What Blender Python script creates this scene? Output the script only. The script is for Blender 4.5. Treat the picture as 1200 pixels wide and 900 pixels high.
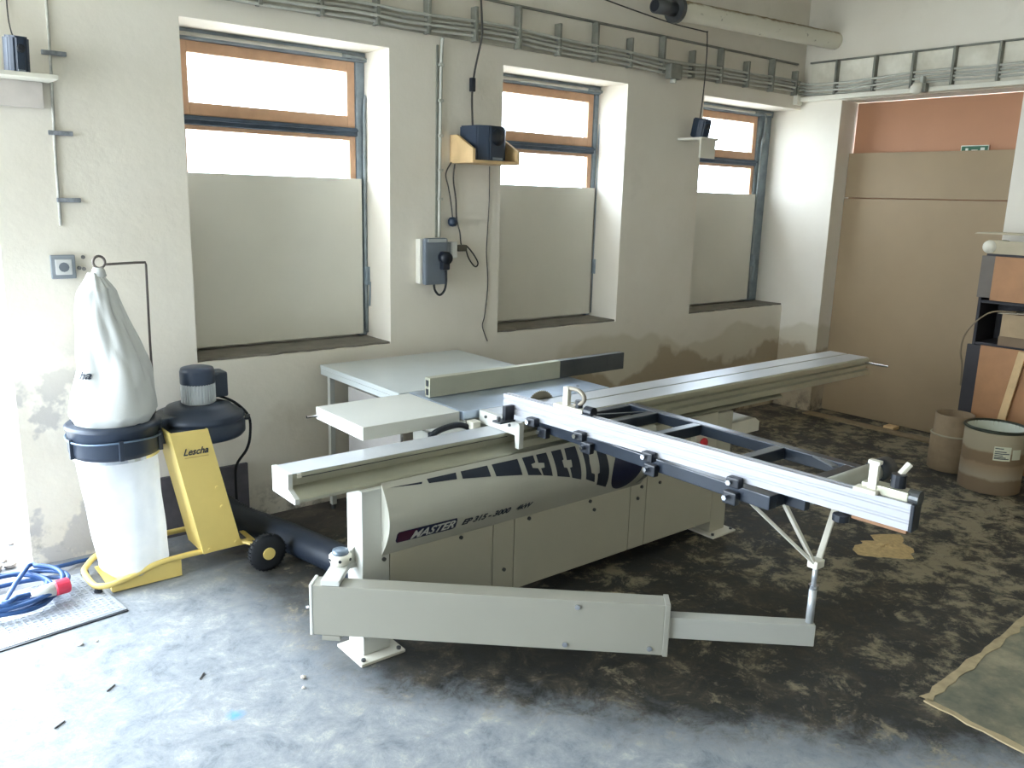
import bpy, bmesh, math, random
from mathutils import Vector, Matrix, noise
random.seed(7)
PI = math.pi
S = bpy.context.scene
for o in list(bpy.data.objects): bpy.data.objects.remove(o, do_unlink=True)
C = S.collection

# ------------------------------------------------------------------ camera
cam = bpy.data.objects.new('camera', bpy.data.cameras.new('camera')); C.objects.link(cam)
cam.data.sensor_width = 36; cam.data.lens = 29.576; cam.data.clip_start = .05
cam.matrix_world = Matrix(((0.77722254, 0.11605018, -0.61843146, 0),
                           (-0.62867515, 0.18432999, -0.75550646, 0),
                           (0.02631881, 0.97598914, 0.21622329, 1.80),
                           (0, 0, 0, 1)))
S.camera = cam
# ------------------------------------------------------------------ sky and exposure
S.view_settings.view_transform = 'Standard'; S.view_settings.look = 'None'
S.view_settings.gamma = 1; S.view_settings.use_curve_mapping = False
S.view_settings.exposure = 1.6
W = bpy.data.worlds.new('World'); S.world = W; W.use_nodes = True
bg = W.node_tree.nodes['Background']
bg.inputs[0].default_value = (.78, .89, 1.0, 1); bg.inputs[1].default_value = 7.0

def portal(name, loc, rot, sx, sy):
    l = bpy.data.lights.new(name, 'AREA'); l.shape = 'RECTANGLE'; l.size = sx; l.size_y = sy
    l.cycles.is_portal = True
    o = bpy.data.objects.new(name, l); C.objects.link(o); o.location = loc; o.rotation_euler = rot
    return o
# portals only guide the sampling of the sky through the openings of the room (they give no light of their own)
portal('daylight_portal', (-1.0, 4.78, 1.35), (-PI/2, 0, 0), 3.3, 2.7)
portal('daylight_portal', (2.03, 4.76, 2.19), (-PI/2, 0, 0), 1.1, .66)
portal('daylight_portal', (3.99, 4.76, 2.19), (-PI/2, 0, 0), 1.1, .66)
portal('daylight_portal', (6.05, 4.76, 2.19), (-PI/2, 0, 0), 1.3, .66)
portal('daylight_portal', (-3.25, 3.2, 1.5), (0, -PI/2, 0), 3.0, 2.2)  # sky through the added gate, out of view on the left

# ------------------------------------------------------------------ helpers
def lin(c):
    return tuple(((x/255)/12.92 if x/255 <= .04045 else ((x/255+.055)/1.055)**2.4) for x in c)

class NT:
    def __init__(s, name):
        s.m = bpy.data.materials.new(name); s.m.use_nodes = True
        s.t = s.m.node_tree; s.b = s.t.nodes['Principled BSDF']; s.out = s.t.nodes['Material Output']
    def n(s, typ, **kw):
        nd = s.t.nodes.new(typ)
        for k, v in kw.items():
            if k.startswith('i_'): nd.inputs[k[2:].replace('_', ' ')].default_value = v
            else: setattr(nd, k, v)
        return nd
    def l(s, a, b): s.t.links.new(a, b)
    def coord(s):
        g = s.n('ShaderNodeNewGeometry'); return g.outputs['Position']
    def noise(s, scale, detail=4, rough=.6, vec=None, dist=0):
        nd = s.n('ShaderNodeTexNoise'); nd.inputs['Scale'].default_value = scale
        nd.inputs['Detail'].default_value = detail; nd.inputs['Roughness'].default_value = rough
        nd.inputs['Distortion'].default_value = dist
        s.l(vec or s.coord(), nd.inputs['Vector']); return nd.outputs['Fac']
    def ramp(s, fac, stops):
        r = s.n('ShaderNodeValToRGB'); e = r.color_ramp.elements
        while len(e) < len(stops): e.new(.5)
        for el, (p, c) in zip(e, stops):
            el.position = p; el.color = (*c, 1) if len(c) == 3 else c
        s.l(fac, r.inputs[0]); return r.outputs[0]
    def mix(s, fac, a, b, mode='MIX'):
        m = s.n('ShaderNodeMix', data_type='RGBA', blend_type=mode)
        for sock, v in ((m.inputs[0], fac), (m.inputs[6], a), (m.inputs[7], b)):
            if isinstance(v, (int, float)): sock.default_value = v
            elif isinstance(v, tuple): sock.default_value = (*v, 1) if len(v) == 3 else v
            else: s.l(v, sock)
        return m.outputs[2]
    def math(s, op, a, b=0.0, clamp=False):
        m = s.n('ShaderNodeMath', operation=op, use_clamp=clamp)
        for sock, v in ((m.inputs[0], a), (m.inputs[1], b)):
            if isinstance(v, (int, float)): sock.default_value = v
            else: s.l(v, sock)
        return m.outputs[0]
    def rng(s, v, a, b, c=0.0, d=1.0, smooth=False):
        m = s.n('ShaderNodeMapRange', interpolation_type='SMOOTHSTEP' if smooth else 'LINEAR')
        s.l(v, m.inputs[0])
        for i, x in enumerate((a, b, c, d)): m.inputs[i+1].default_value = x
        return m.outputs[0]
    def bump(s, h, strength=.2, dist=.01):
        b = s.n('ShaderNodeBump'); b.inputs['Strength'].default_value = strength; b.inputs['Distance'].default_value = dist
        s.l(h, b.inputs['Height']); s.l(b.outputs[0], s.b.inputs['Normal'])
    def base(s, c):
        if isinstance(c, tuple): s.b.inputs['Base Color'].default_value = (*c, 1)
        else: s.l(c, s.b.inputs['Base Color'])

MATS = {}
def mat(name, rgb, rough=.5, metal=0, var=.08, scale=6, bump=0, bscale=80, rgb2=None, spec=.5):
    if name in MATS: return MATS[name]
    t = NT(name); c = lin(rgb); c2 = lin(rgb2) if rgb2 else tuple(x*(1-var*2) for x in c)
    t.base(t.ramp(t.noise(scale), [(.3, c2), (.7, c)]))
    t.b.inputs['Roughness'].default_value = rough; t.b.inputs['Metallic'].default_value = metal
    t.b.inputs['Specular IOR Level'].default_value = spec
    if bump: t.bump(t.noise(bscale, 5), bump, .004)
    MATS[name] = t.m; return t.m

WLOC = {}
def finish(o, parent):
    if parent is not None:
        o.parent = parent; pl = WLOC[parent.name]
    else: pl = Vector((0, 0, 0))
    return pl
def obj(name, bm, m, parent=None, smooth=False, label=None, normals=True):
    """link a bmesh (world coordinates) as ONE mesh object with its origin at its centre"""
    if normals: bmesh.ops.recalc_face_normals(bm, faces=bm.faces[:])
    lo = Vector([min(v.co[i] for v in bm.verts) for i in range(3)])
    hi = Vector([max(v.co[i] for v in bm.verts) for i in range(3)])
    ctr = (lo+hi)/2
    if parent is None: ctr.z = lo.z
    for v in bm.verts: v.co -= ctr
    me = bpy.data.meshes.new(name); bm.to_mesh(me); bm.free()
    ms = m if isinstance(m, (list, tuple)) else [m]
    for x in ms: me.materials.append(x)
    if smooth:
        for p in me.polygons: p.use_smooth = True
    o = bpy.data.objects.new(name, me); C.objects.link(o)
    pl = finish(o, parent); o.location = ctr-pl; WLOC[o.name] = ctr.copy()
    if label: o['label'] = label
    return o
def thing(name, label, cat, loc=(0, 0, 0), group=None):
    o = bpy.data.objects.new(name, None); C.objects.link(o); o.empty_display_size = .1
    o.location = loc; WLOC[o.name] = Vector(loc)
    return tag(o, label, cat, group)
def tag(o, label, cat, group=None):
    o['label'] = label; o['category'] = cat
    if group: o['group'] = group
    return o
def struct(o, label=None):
    o['kind'] = 'structure'
    if label: o['label'] = label
    return o

def B(): return bmesh.new()
def box(bm, lo, hi, M=None, bevel=0):
    b2 = bmesh.new(); bmesh.ops.create_cube(b2, size=1)
    for v in b2.verts: v.co = Vector([lo[i]+(v.co[i]+.5)*(hi[i]-lo[i]) for i in range(3)])
    if bevel: bmesh.ops.bevel(b2, geom=b2.edges[:], offset=bevel, segments=2, affect='EDGES', profile=.6)
    if M is not None: bmesh.ops.transform(b2, matrix=M, verts=b2.verts[:])
    me = bpy.data.meshes.new('t'); b2.to_mesh(me); b2.free(); bm.from_mesh(me); bpy.data.meshes.remove(me)
    return bm
def bx(lo, hi, bevel=.002, M=None): return box(B(), lo, hi, M, bevel)
def prism(bm, pts, axis, a, b):
    """polygon pts in the two other axes, extruded along axis from a to b"""
    def P(p, t):
        if axis == 0: return (t, p[0], p[1])
        if axis == 1: return (p[0], t, p[1])
        return (p[0], p[1], t)
    v0 = [bm.verts.new(P(p, a)) for p in pts]; v1 = [bm.verts.new(P(p, b)) for p in pts]
    n = len(pts)
    for i in range(n): bm.faces.new((v0[i], v0[(i+1) % n], v1[(i+1) % n], v1[i]))
    bm.faces.new(v0[::-1]); bm.faces.new(v1)
    return bm
def tube(bm, path, r, seg=8, closed=False, cap=True):
    path = [Vector(p) for p in path]; n = len(path)
    rr = r if callable(r) else (lambda i: r)
    rings = []; up = None
    for i, p in enumerate(path):
        if closed: t = path[(i+1) % n]-path[i-1]
        else: t = path[min(i+1, n-1)]-path[max(i-1, 0)]
        t.normalize()
        if up is None:
            up = Vector((0, 0, 1)) if abs(t.z) < .9 else Vector((1, 0, 0))
        a = t.cross(up)
        if a.length < 1e-4: a = t.cross(Vector((0, 1, 0)))
        a.normalize(); b = a.cross(t).normalized(); up = b
        rings.append([bm.verts.new(p+(a*math.cos(2*PI*k/seg)+b*math.sin(2*PI*k/seg))*rr(i)) for k in range(seg)])
    for i in range(n if closed else n-1):
        A, D = rings[i], rings[(i+1) % n]
        for k in range(seg): bm.faces.new((A[k], A[(k+1) % seg], D[(k+1) % seg], D[k]))
    if cap and not closed:
        bm.faces.new(rings[0][::-1]); bm.faces.new(rings[-1])
    return bm
def cyl(p0, p1, r, seg=16, bm=None): return tube(bm or B(), [p0, p1], r, seg)
def smoothpath(pts, k=6):
    pts = [Vector(p) for p in pts]; out = []
    for i in range(len(pts)-1):
        p0, p1, p2, p3 = pts[max(i-1, 0)], pts[i], pts[i+1], pts[min(i+2, len(pts)-1)]
        for j in range(k):
            t = j/k
            out.append(.5*((2*p1)+(p2-p0)*t+(2*p0-5*p1+4*p2-p3)*t*t+(3*p1-p0-3*p2+p3)*t**3))
    out.append(pts[-1]); return out
def lathe(bm, prof, ctr, seg=32, caps=True):
    rings = [[bm.verts.new((ctr[0]+r*math.cos(2*PI*k/seg), ctr[1]+r*math.sin(2*PI*k/seg), ctr[2]+z)) for k in range(seg)] for r, z in prof]
    for A, D in zip(rings, rings[1:]):
        for k in range(seg): bm.faces.new((A[k], A[(k+1) % seg], D[(k+1) % seg], D[k]))
    if caps:
        bm.faces.new(rings[0][::-1]); bm.faces.new(rings[-1])
    return bm
def beam(p0, p1, w, h, bevel=.003, bm=None):
    """rectangular bar between two points: w sideways, h vertical-ish"""
    p0, p1 = Vector(p0), Vector(p1); d = p1-p0; L = d.length; d.normalize()
    up = Vector((0, 0, 1)) if abs(d.z) < .95 else Vector((0, 1, 0))
    s = d.cross(up).normalized(); u = s.cross(d).normalized()
    M = Matrix(((d.x, s.x, u.x, p0.x), (d.y, s.y, u.y, p0.y), (d.z, s.z, u.z, p0.z), (0, 0, 0, 1)))
    return box(bm or B(), (0, -w/2, -h/2), (L, w/2, h/2), M, bevel)
def textmesh(txt, size, shear=0.0, bold=0.0, extrude=.0008):
    cu = bpy.data.curves.new('t', 'FONT'); cu.body = txt; cu.size = size; cu.shear = shear
    cu.offset = bold; cu.extrude = extrude; cu.resolution_u = 3
    o = bpy.data.objects.new('t', cu); C.objects.link(o)
    dg = bpy.context.evaluated_depsgraph_get(); me = bpy.data.meshes.new_from_object(o.evaluated_get(dg))
    bpy.data.objects.remove(o); bpy.data.curves.remove(cu)
    bm = B(); bm.from_mesh(me); bpy.data.meshes.remove(me)
    return bm
def wallgrid(axis, a, b, us, vs, holes):
    """solid wall with openings: us, vs cut positions; holes = set of (i, j) cells left open; axis = wall normal"""
    bm = B(); cache = {}
    def V(u, v, t):
        k = (u, v, t)
        if k not in cache:
            cache[k] = bm.verts.new((u, t, v) if axis == 1 else (t, u, v))
        return cache[k]
    nu, nv = len(us)-1, len(vs)-1
    solid = lambda i, j: 0 <= i < nu and 0 <= j < nv and (i, j) not in holes
    for i in range(nu):
        for j in range(nv):
            if not solid(i, j): continue
            u0, u1, v0, v1 = us[i], us[i+1], vs[j], vs[j+1]
            for t in (a, b): bm.faces.new((V(u0, v0, t), V(u1, v0, t), V(u1, v1, t), V(u0, v1, t)))
            if not solid(i-1, j): bm.faces.new((V(u0, v0, a), V(u0, v0, b), V(u0, v1, b), V(u0, v1, a)))
            if not solid(i+1, j): bm.faces.new((V(u1, v0, a), V(u1, v0, b), V(u1, v1, b), V(u1, v1, a)))
            if not solid(i, j-1): bm.faces.new((V(u0, v0, a), V(u0, v0, b), V(u1, v0, b), V(u1, v0, a)))
            if not solid(i, j+1): bm.faces.new((V(u0, v1, a), V(u0, v1, b), V(u1, v1, b), V(u1, v1, a)))
    return bm

# ------------------------------------------------------------------ materials
def wall_material():
    t = NT('plaster_wall'); pos = t.coord()
    sep = t.n('ShaderNodeSeparateXYZ'); t.l(pos, sep.inputs[0]); X, Y, Z = sep.outputs
    fine = t.noise(3.5, 6, .6); big = t.noise(.9, 4, .6)
    c = t.ramp(big, [(.3, lin((220, 212, 197))), (.7, lin((232, 226, 214)))])
    c = t.mix(t.rng(fine, .6, .75, 0, .25), c, lin((196, 189, 172)))
    # old repaint: a darker lower dado band with a ragged brushed edge
    n2 = t.noise(1.1, 3, .5)
    edge = t.math('ADD', Z, t.math('MULTIPLY', t.math('SUBTRACT', n2, .5), 1.0))
    dado = t.rng(edge, .82, .78)
    right = t.rng(X, 2.9, 3.1)
    c = t.mix(t.math('MULTIPLY', t.math('MULTIPLY', dado, right), .45), c, lin((188, 178, 150)))
    # damp brown stains near the floor
    n3 = t.noise(1.5, 4, .55)
    e3 = t.math('ADD', Z, t.math('MULTIPLY', t.math('SUBTRACT', n3, .5), 1.1))
    damp = t.math('MULTIPLY', t.rng(e3, .60, .53), t.rng(X, 2.9, 3.6, .25, 1))
    c = t.mix(t.math('MULTIPLY', damp, .8), c, lin((164, 146, 118)))
    n4 = t.noise(7, 5, .7)
    grime = t.math('MULTIPLY', t.rng(Z, .22, .03), t.rng(n4, .45, .62))
    c = t.mix(grime, c, lin((96, 88, 80)))
    # bare grey render showing through on the pier by the entrance
    n8 = t.noise(3.2, 5, .6)
    bare = t.math('MULTIPLY', t.math('MULTIPLY', t.rng(n8, .53, .57), t.rng(X, 1.25, 1.0)), t.rng(Z, 1.15, .8))
    c = t.mix(t.math('MULTIPLY', bare, .6), c, lin((158, 154, 154)))
    t.base(c); t.b.inputs['Roughness'].default_value = .85
    t.bump(t.noise(14, 6, .6), .25, .01)
    return t.m
def floor_material():
    t = NT('oily_concrete'); pos = t.coord()
    sep = t.n('ShaderNodeSeparateXYZ'); t.l(pos, sep.inputs[0]); X, Y, Z = sep.outputs
    n1 = t.noise(.9, 6, .65, dist=.4); n2 = t.noise(5.5, 10, .78, dist=.5); n3 = t.noise(18, 6, .7)
    n7 = t.noise(8, 10, .8, dist=.4)
    clean = t.ramp(t.math('ADD', t.math('MULTIPLY', n2, .4), t.math('MULTIPLY', n7, .6)), [(.36, lin((92, 100, 106))), (.46, lin((128, 134, 141))), (.54, lin((146, 150, 154))), (.64, lin((186, 184, 174)))])
    dirty = t.ramp(n2, [(.30, lin((24, 27, 30))), (.48, lin((40, 40, 37))), (.58, lin((66, 61, 52))), (.68, lin((120, 110, 90)))])
    # oily working area around the saw: runs from its front right across to the door
    wob = t.math('ADD', t.math('MULTIPLY', t.math('SUBTRACT', n1, .5), .9), t.math('MULTIPLY', t.math('SUBTRACT', n7, .5), .9))
    m = t.math('ADD', t.math('ADD', X, t.math('MULTIPLY', Y, .88)), wob)
    mask = t.rng(m, 3.42, 3.85, smooth=True)
    gate = t.rng(t.math('ADD', X, t.math('MULTIPLY', wob, .5)), 1.2, 1.65, smooth=True)
    mask = t.math('MULTIPLY', mask, gate)
    c = t.mix(mask, clean, dirty)
    # settled pale sawdust, trodden into flecks, thicker towards the right corner
    n5 = t.noise(6.5, 9, .78, dist=.3); n6 = t.noise(1.3, 4, .6)
    thick = t.math('ADD', t.rng(X, 1.8, 4.4, -.03, .085), t.math('MULTIPLY', t.math('SUBTRACT', n6, .5), .45))
    dust = t.rng(t.math('ADD', n5, thick), .555, .66)
    c = t.mix(t.math('MULTIPLY', t.math('MULTIPLY', dust, t.rng(mask, 0.0, .3)), .62), c, lin((168, 156, 128)))
    c = t.mix(t.math('MULTIPLY', t.rng(n3, .58, .72), .25), c, lin((120, 113, 98)))
    # dirt along the back wall
    wl = t.math('MULTIPLY', t.rng(Y, 3.75, 4.25, smooth=True), t.rng(n2, .35, .6))
    c = t.mix(t.math('MULTIPLY', wl, .5), c, lin((110, 100, 96)))
    # blue paint spot
    dx = t.math('SUBTRACT', X, .936); dy = t.math('SUBTRACT', Y, 2.63)
    r = t.math('SQRT', t.math('ADD', t.math('MULTIPLY', dx, dx), t.math('MULTIPLY', dy, dy)))
    r = t.math('ADD', r, t.math('MULTIPLY', t.math('SUBTRACT', n3, .5), .08))
    c = t.mix(t.rng(r, .04, .0, 0, .8), c, lin((70, 150, 205)))
    t.base(c)
    t.l(t.rng(n2, .3, .7, .52, .85), t.b.inputs['Roughness'])
    t.bump(t.math('ADD', n2, t.math('MULTIPLY', n3, .4)), .3, .012)
    return t.m
M_WALL = wall_material(); M_FLOOR = floor_material()
M_PAINTW = mat('upper_wall_paint', (214, 212, 198), .85, var=.05, scale=1.5, bump=.15, bscale=14)
M_CREAM = mat('machine_cream_paint', (152, 150, 139), .38, var=.03, scale=3)
M_PANELC = mat('machine_panel_paint', (186, 182, 165), .4, var=.03, scale=3)
M_COVER = mat('machine_cover_paint', (190, 189, 177), .34, var=.03, scale=3)
M_RTAB = mat('rear_table_laminate', (190, 196, 196), .35, var=.04, scale=4)
M_WHITE = mat('machine_white_paint', (205, 206, 200), .35, var=.02, scale=3)
M_GREY = mat('machine_light_grey_paint', (166, 166, 158), .4, var=.03, scale=4)
M_ALU = mat('anodised_aluminium', (200, 203, 208), .32, .5, var=.04, scale=5)
M_FENCE = mat('fence_aluminium', (176, 177, 184), .4, .15, var=.03, scale=5)
M_ALU2 = mat('anodised_olive_aluminium', (184, 183, 164), .38, .4, var=.06, scale=5)
M_STEEL = mat('table_steel', (190, 204, 222), .28, .7, var=.1, scale=8)
M_DARKSTEEL = mat('dark_steel', (96, 98, 100), .4, .7, var=.15, scale=6)
M_NAVY = mat('black_powder_coat', (44, 52, 64), .28, var=.12, scale=8)
M_BLACK = mat('black_plastic', (26, 32, 42), .4, var=.1, scale=10)
M_RUBBER = mat('black_rubber', (24, 27, 32), .75, var=.1, scale=20)
M_SATIN = mat('satin_zinc', (206, 210, 214), .4, .6, var=.05)
M_CHROME = mat('chrome', (220, 222, 226), .15, 1, var=.03)
M_YEL = mat('yellow_paint', (226, 200, 118), .42, var=.05, scale=4)
M_CARD = mat('cardboard', (176, 152, 120), .8, var=.08, scale=8, bump=.1)
M_HARD = mat('hardboard', (162, 140, 110), .7, var=.06, scale=1.6, bump=.05, bscale=120)
M_ORANGE = mat('orange_door_paint', (184, 132, 98), .6, var=.05, scale=2)
M_WOOD = mat('pale_wood', (224, 190, 140), .6, var=.1, scale=9)
M_SASH = mat('window_sash_wood', (214, 170, 136), .55, var=.1, scale=8)
M_WFRAME = mat('weathered_blue_grey_steel', (150, 163, 172), .6, .1, var=.2, scale=9)
M_TRANS = mat('dark_transom_steel', (74, 88, 104), .55, .2, var=.25, scale=9)
M_BOARD = mat('window_cover_board', (226, 222, 210), .8, var=.03, scale=2.2)
M_SILL = mat('dusty_concrete_sill', (128, 122, 112), .85, var=.2, scale=7, bump=.3, bscale=25)
M_CABLE = mat('grey_cable', (196, 196, 186), .6, var=.08, scale=12)
M_TRAY = mat('tray_dull_metal', (142, 142, 132), .6, .2, var=.2, scale=10)
M_WIRE = mat('dark_wire', (62, 58, 54), .6)
M_BOXG = mat('switch_box_grey', (110, 118, 128), .5, var=.08)
M_TRIMW = mat('white_enamel', (226, 222, 208), .6, var=.06, scale=4)
def pipe_material():
    t = NT('flaking_white_pipe'); g = t.n('ShaderNodeNewGeometry'); sep = t.n('ShaderNodeSeparateXYZ'); t.l(g.outputs['Normal'], sep.inputs[0])
    n = t.noise(9, 5, .65)
    c = t.mix(t.rng(n, .62, .68), lin((222, 218, 202)), lin((120, 112, 98)))
    # dust that has settled on the upper side
    d = t.rng(t.math('ADD', sep.outputs[2], t.math('MULTIPLY', t.math('SUBTRACT', n, .5), .9)), .55, .8)
    t.base(t.mix(d, c, lin((150, 132, 102)))); t.b.inputs['Roughness'].default_value = .85; t.bump(n, .4, .01); return t.m
M_PIPE = pipe_material()
M_DUST = mat('brown_dust', (150, 132, 104), .95, var=.15, scale=14)
M_CLOTH = mat('white_filter_cloth', (208, 210, 208), .85, var=.03, scale=4, bump=.1, bscale=200)
M_INK = mat('dark_print', (36, 44, 58), .5, var=.02)
M_BADGE = mat('navy_badge', (28, 34, 66), .4, var=.03)
M_BADGER = mat('maroon_badge', (70, 26, 50), .4, var=.03)
M_RED = mat('red_plastic', (206, 44, 52), .4, var=.05)
M_BLUEC = mat('blue_cable', (46, 84, 138), .5, var=.08)
def glass_material():
    t = NT('window_glass'); t.t.nodes.remove(t.b)
    tr = t.n('ShaderNodeBsdfTransparent'); tr.inputs[0].default_value = (.96, .98, 1, 1)
    gl = t.n('ShaderNodeBsdfGlossy'); gl.inputs['Roughness'].default_value = .08
    mx = t.n('ShaderNodeMixShader'); mx.inputs[0].default_value = .06
    t.l(tr.outputs[0], mx.inputs[1]); t.l(gl.outputs[0], mx.inputs[2]); t.l(mx.outputs[0], t.out.inputs[0])
    return t.m
def bag_material():
    t = NT('clear_plastic_film'); t.t.nodes.remove(t.b)
    n = t.ramp(t.noise(9, 5, .6), [(.3, (.80, .83, .86)), (.7, (.92, .94, .96))])
    d = t.n('ShaderNodeBsdfDiffuse'); tl = t.n('ShaderNodeBsdfTranslucent'); tr = t.n('ShaderNodeBsdfTransparent')
    gl = t.n('ShaderNodeBsdfGlossy'); gl.inputs['Roughness'].default_value = .25
    t.l(n, d.inputs[0]); t.l(n, tl.inputs[0])
    a = t.n('ShaderNodeMixShader'); a.inputs[0].default_value = .45; t.l(d.outputs[0], a.inputs[1]); t.l(tl.outputs[0], a.inputs[2])
    b = t.n('ShaderNodeMixShader'); b.inputs[0].default_value = .2; t.l(a.outputs[0], b.inputs[1]); t.l(tr.outputs[0], b.inputs[2])
    c = t.n('ShaderNodeMixShader'); c.inputs[0].default_value = .06; t.l(b.outputs[0], c.inputs[1]); t.l(gl.outputs[0], c.inputs[2])
    t.l(c.outputs[0], t.out.inputs[0]); return t.m
M_GLASS = glass_material(); M_FILM = bag_material()

# ================================================================== the room
YW = 4.36; XR = 6.71; XP = 6.90; H = 3.65
floor = struct(obj('floor', bx((-3.2, -4, -.03), (7.1, 4.76, 0), 0), M_FLOOR))
struct(obj('ceiling', bx((-3.2, -4, H), (7.1, 4.76, H+.1), 0), M_PAINTW))
wall_back = struct(obj('wall_back', wallgrid(1, YW, 4.76, [-3.0, -2.4, .613, 1.45, 2.61, 3.43, 4.555, 5.40, 6.71, 7.1],
    [0, .915, 2.605, 2.7, H], {(1, 0), (1, 1), (1, 2), (3, 1), (5, 1), (7, 1)}), M_WALL))
wall_right = struct(obj('wall_right', wallgrid(0, XR, 7.1, [-4, 2.59, 3.98, YW], [0, 2.66, H], {(1, 0)}), M_WALL))
struct(obj('wall_left', wallgrid(0, -3.2, -3.0, [-4, 2.1, 4.3, 4.76], [0, 3.0, H], {(1, 0)}), M_WALL))  # unseen gate opening, added and placed to light the left-facing surfaces
struct(obj('wall_front', wallgrid(1, -4.0, -3.8, [-3.0, XR], [0, H], set()), M_WALL))
g = B(); box(g, (-40, -40, -.2), (40, 40, -.06)); yard = struct(obj('floor_yard', g, mat('pale_yard_paving', (206, 202, 192), .9, var=.08, scale=2)))

# floor patch of newer concrete with pale cement edges (front right)
def patch_mat():
    t = NT('patched_concrete'); n = t.noise(4, 6, .7)
    t.base(t.ramp(n, [(.3, lin((84, 88, 80))), (.5, lin((120, 118, 100))), (.72, lin((164, 154, 128)))]))
    t.b.inputs['Roughness'].default_value = .8; t.bump(t.noise(12, 6), .4, .01); return t.m
pb = B(); prism(pb, [(3.02, 1.19), (6.2, 1.26), (6.2, -1.2), (2.82, -1.0)], 2, .0005, .004)
patch = obj('patch', pb, patch_mat(), floor, label='squared concrete patch with pale cement edges')
def ragged(p0, p1, w, z, n=26, seed=1):
    rnd = random.Random(seed); p0, p1 = Vector(p0), Vector(p1); d = (p1-p0).normalized(); s = Vector((-d.y, d.x, 0))
    L = []; Rr = []
    for i in range(n+1):
        q = p0.lerp(p1, i/n); L.append(q+s*w*rnd.uniform(.25, .75)); Rr.append(q-s*w*rnd.uniform(.25, .75))
    bm = B(); poly = [(q.x, q.y) for q in L+Rr[::-1]]
    a = [bm.verts.new((q.x, q.y, z)) for q in L]; b = [bm.verts.new((q.x, q.y, z)) for q in Rr]
    a2 = [bm.verts.new((q.x, q.y, 0.0005)) for q in L]; b2 = [bm.verts.new((q.x, q.y, .0005)) for q in Rr]
    for i in range(n):
        bm.faces.new((a[i], a[i+1], b[i+1], b[i])); bm.faces.new((a[i], a2[i], a2[i+1], a[i+1])); bm.faces.new((b[i], b[i+1], b2[i+1], b2[i]))
    return bm
M_CEM = mat('pale_cement', (190, 172, 136), .9, var=.15, scale=20)
obj('cement_edge', ragged((3.02, 1.19, 0), (6.2, 1.26, 0), .035, .006, 60, 2), M_CEM, floor)
obj('cement_edge', ragged((3.02, 1.19, 0), (2.82, -1.0, 0), .03, .006, 40, 3), M_CEM, floor)

# ------------------------------------------------------------------ windows
def window(n, L, R, gl, gr):
    w = bpy.data.objects.new('window_%d' % n, None); C.objects.link(w); w.location = (L, 4.66, .92); WLOC[w.name] = Vector((L, 4.66, .92))
    w['kind'] = 'structure'
    y0, y1 = 4.655, 4.70
    obj('lintel', bx((L, 4.63, 2.552), (R, 4.74, 2.604), .004), M_WFRAME, w, label='grey steel lintel')
    obj('lintel_rail', tube(B(), [(L, 4.622, 2.575), (R-.05, 4.622, 2.575)], .010, 8), M_CABLE, w, True)
    obj('jamb_post', bx((gr+.055, 4.645, .93), (R, 4.74, 2.552), .004), M_WFRAME, w)
    obj('jamb_post', bx((L, 4.665, .93), (gl-.05, 4.74, 2.552), .004), M_WFRAME, w)
    obj('transom', bx((L+.004, 4.635, 2.132), (gr+.056, 4.74, 2.178), .004), M_TRANS, w, label='weathered dark transom bar')
    obj('transom_ledge', bx((L+.004, 4.615, 2.155), (gr+.05, 4.66, 2.17), .003), M_TRANS, w)
    # upper sash
    def sash(x0, x1, z0, z1, gx0, gx1, gz0, gz1):
        s = obj('sash', bx((x0, y0, z0), (gx0, y1, z1), .004), M_SASH, w, label='orange-brown wooden sash')
        obj('stile', bx((gx1, y0, z0), (x1, y1, z1), .004), M_SASH, s)
        obj('sash_rail', bx((gx0, y0, z0), (gx1, y1, gz0), .004), M_SASH, s)
        obj('sash_rail', bx((gx0, y0, gz1), (gx1, y1, z1), .004), M_SASH, s)
        obj('pane', bx((gx0, 4.682, gz0), (gx1, 4.686, gz1), 0), M_GLASS, s)
    sash(gl-.052, gr+.05, 2.18, 2.55, gl, gr, 2.245, 2.492)
    sash(gl-.06, gr+.052, 1.80, 2.13, gl-.025, gr+.012, 1.84, 2.107)
    obj('leak_backing', bx((L, 4.70, .915), (R, 4.758, 1.81), 0), M_BOARD, w)  # unseen backing, added to stop sky light leaking past the board
    obj('cover_board', bx((L+.004, 4.628, .945), (gr+.075, 4.643, 1.886), .002), M_BOARD, w, label='pale board covering the lower window')
    # conduit on the right and its top bend
    cx = gr+.10
    pts = [(cx, 4.63, .95), (cx, 4.63, 2.25), (cx+.02, 4.625, 2.33), (cx+.03, 4.625, 2.52), (cx-.01, 4.62, 2.57), (cx-.15, 4.615, 2.575)]
    obj('conduit', tube(B(), smoothpath(pts, 5), .011, 8), mat('conduit_grey', (150, 158, 160), .5, .3, var=.2, scale=14), w, True)
    obj('latch', bx((cx-.012, 4.60, 1.25), (cx+.018, 4.64, 1.36), .004), M_WFRAME, w)
    obj('latch_rod', tube(B(), [(cx+.004, 4.60, 1.12), (cx+.01, 4.595, 1.27)], .006, 6), M_WFRAME, w)
    # sill of broken concrete
    rnd = random.Random(n); b = B(); N = 24
    fr = [(L+(R-L)*i/N, YW+.004+rnd.uniform(-.0, .022)) for i in range(N+1)]
    prism(b, fr+[(R, 4.645), (L, 4.645)], 2, .916, .928)
    struct(obj('trim_%d' % n, b, M_SILL))
window(1, 1.45, 2.61, 1.58, 2.50)
window(2, 3.43, 4.555, 3.54, 4.462)
window(3, 5.40, 6.71, 5.52, 6.47)

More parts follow.
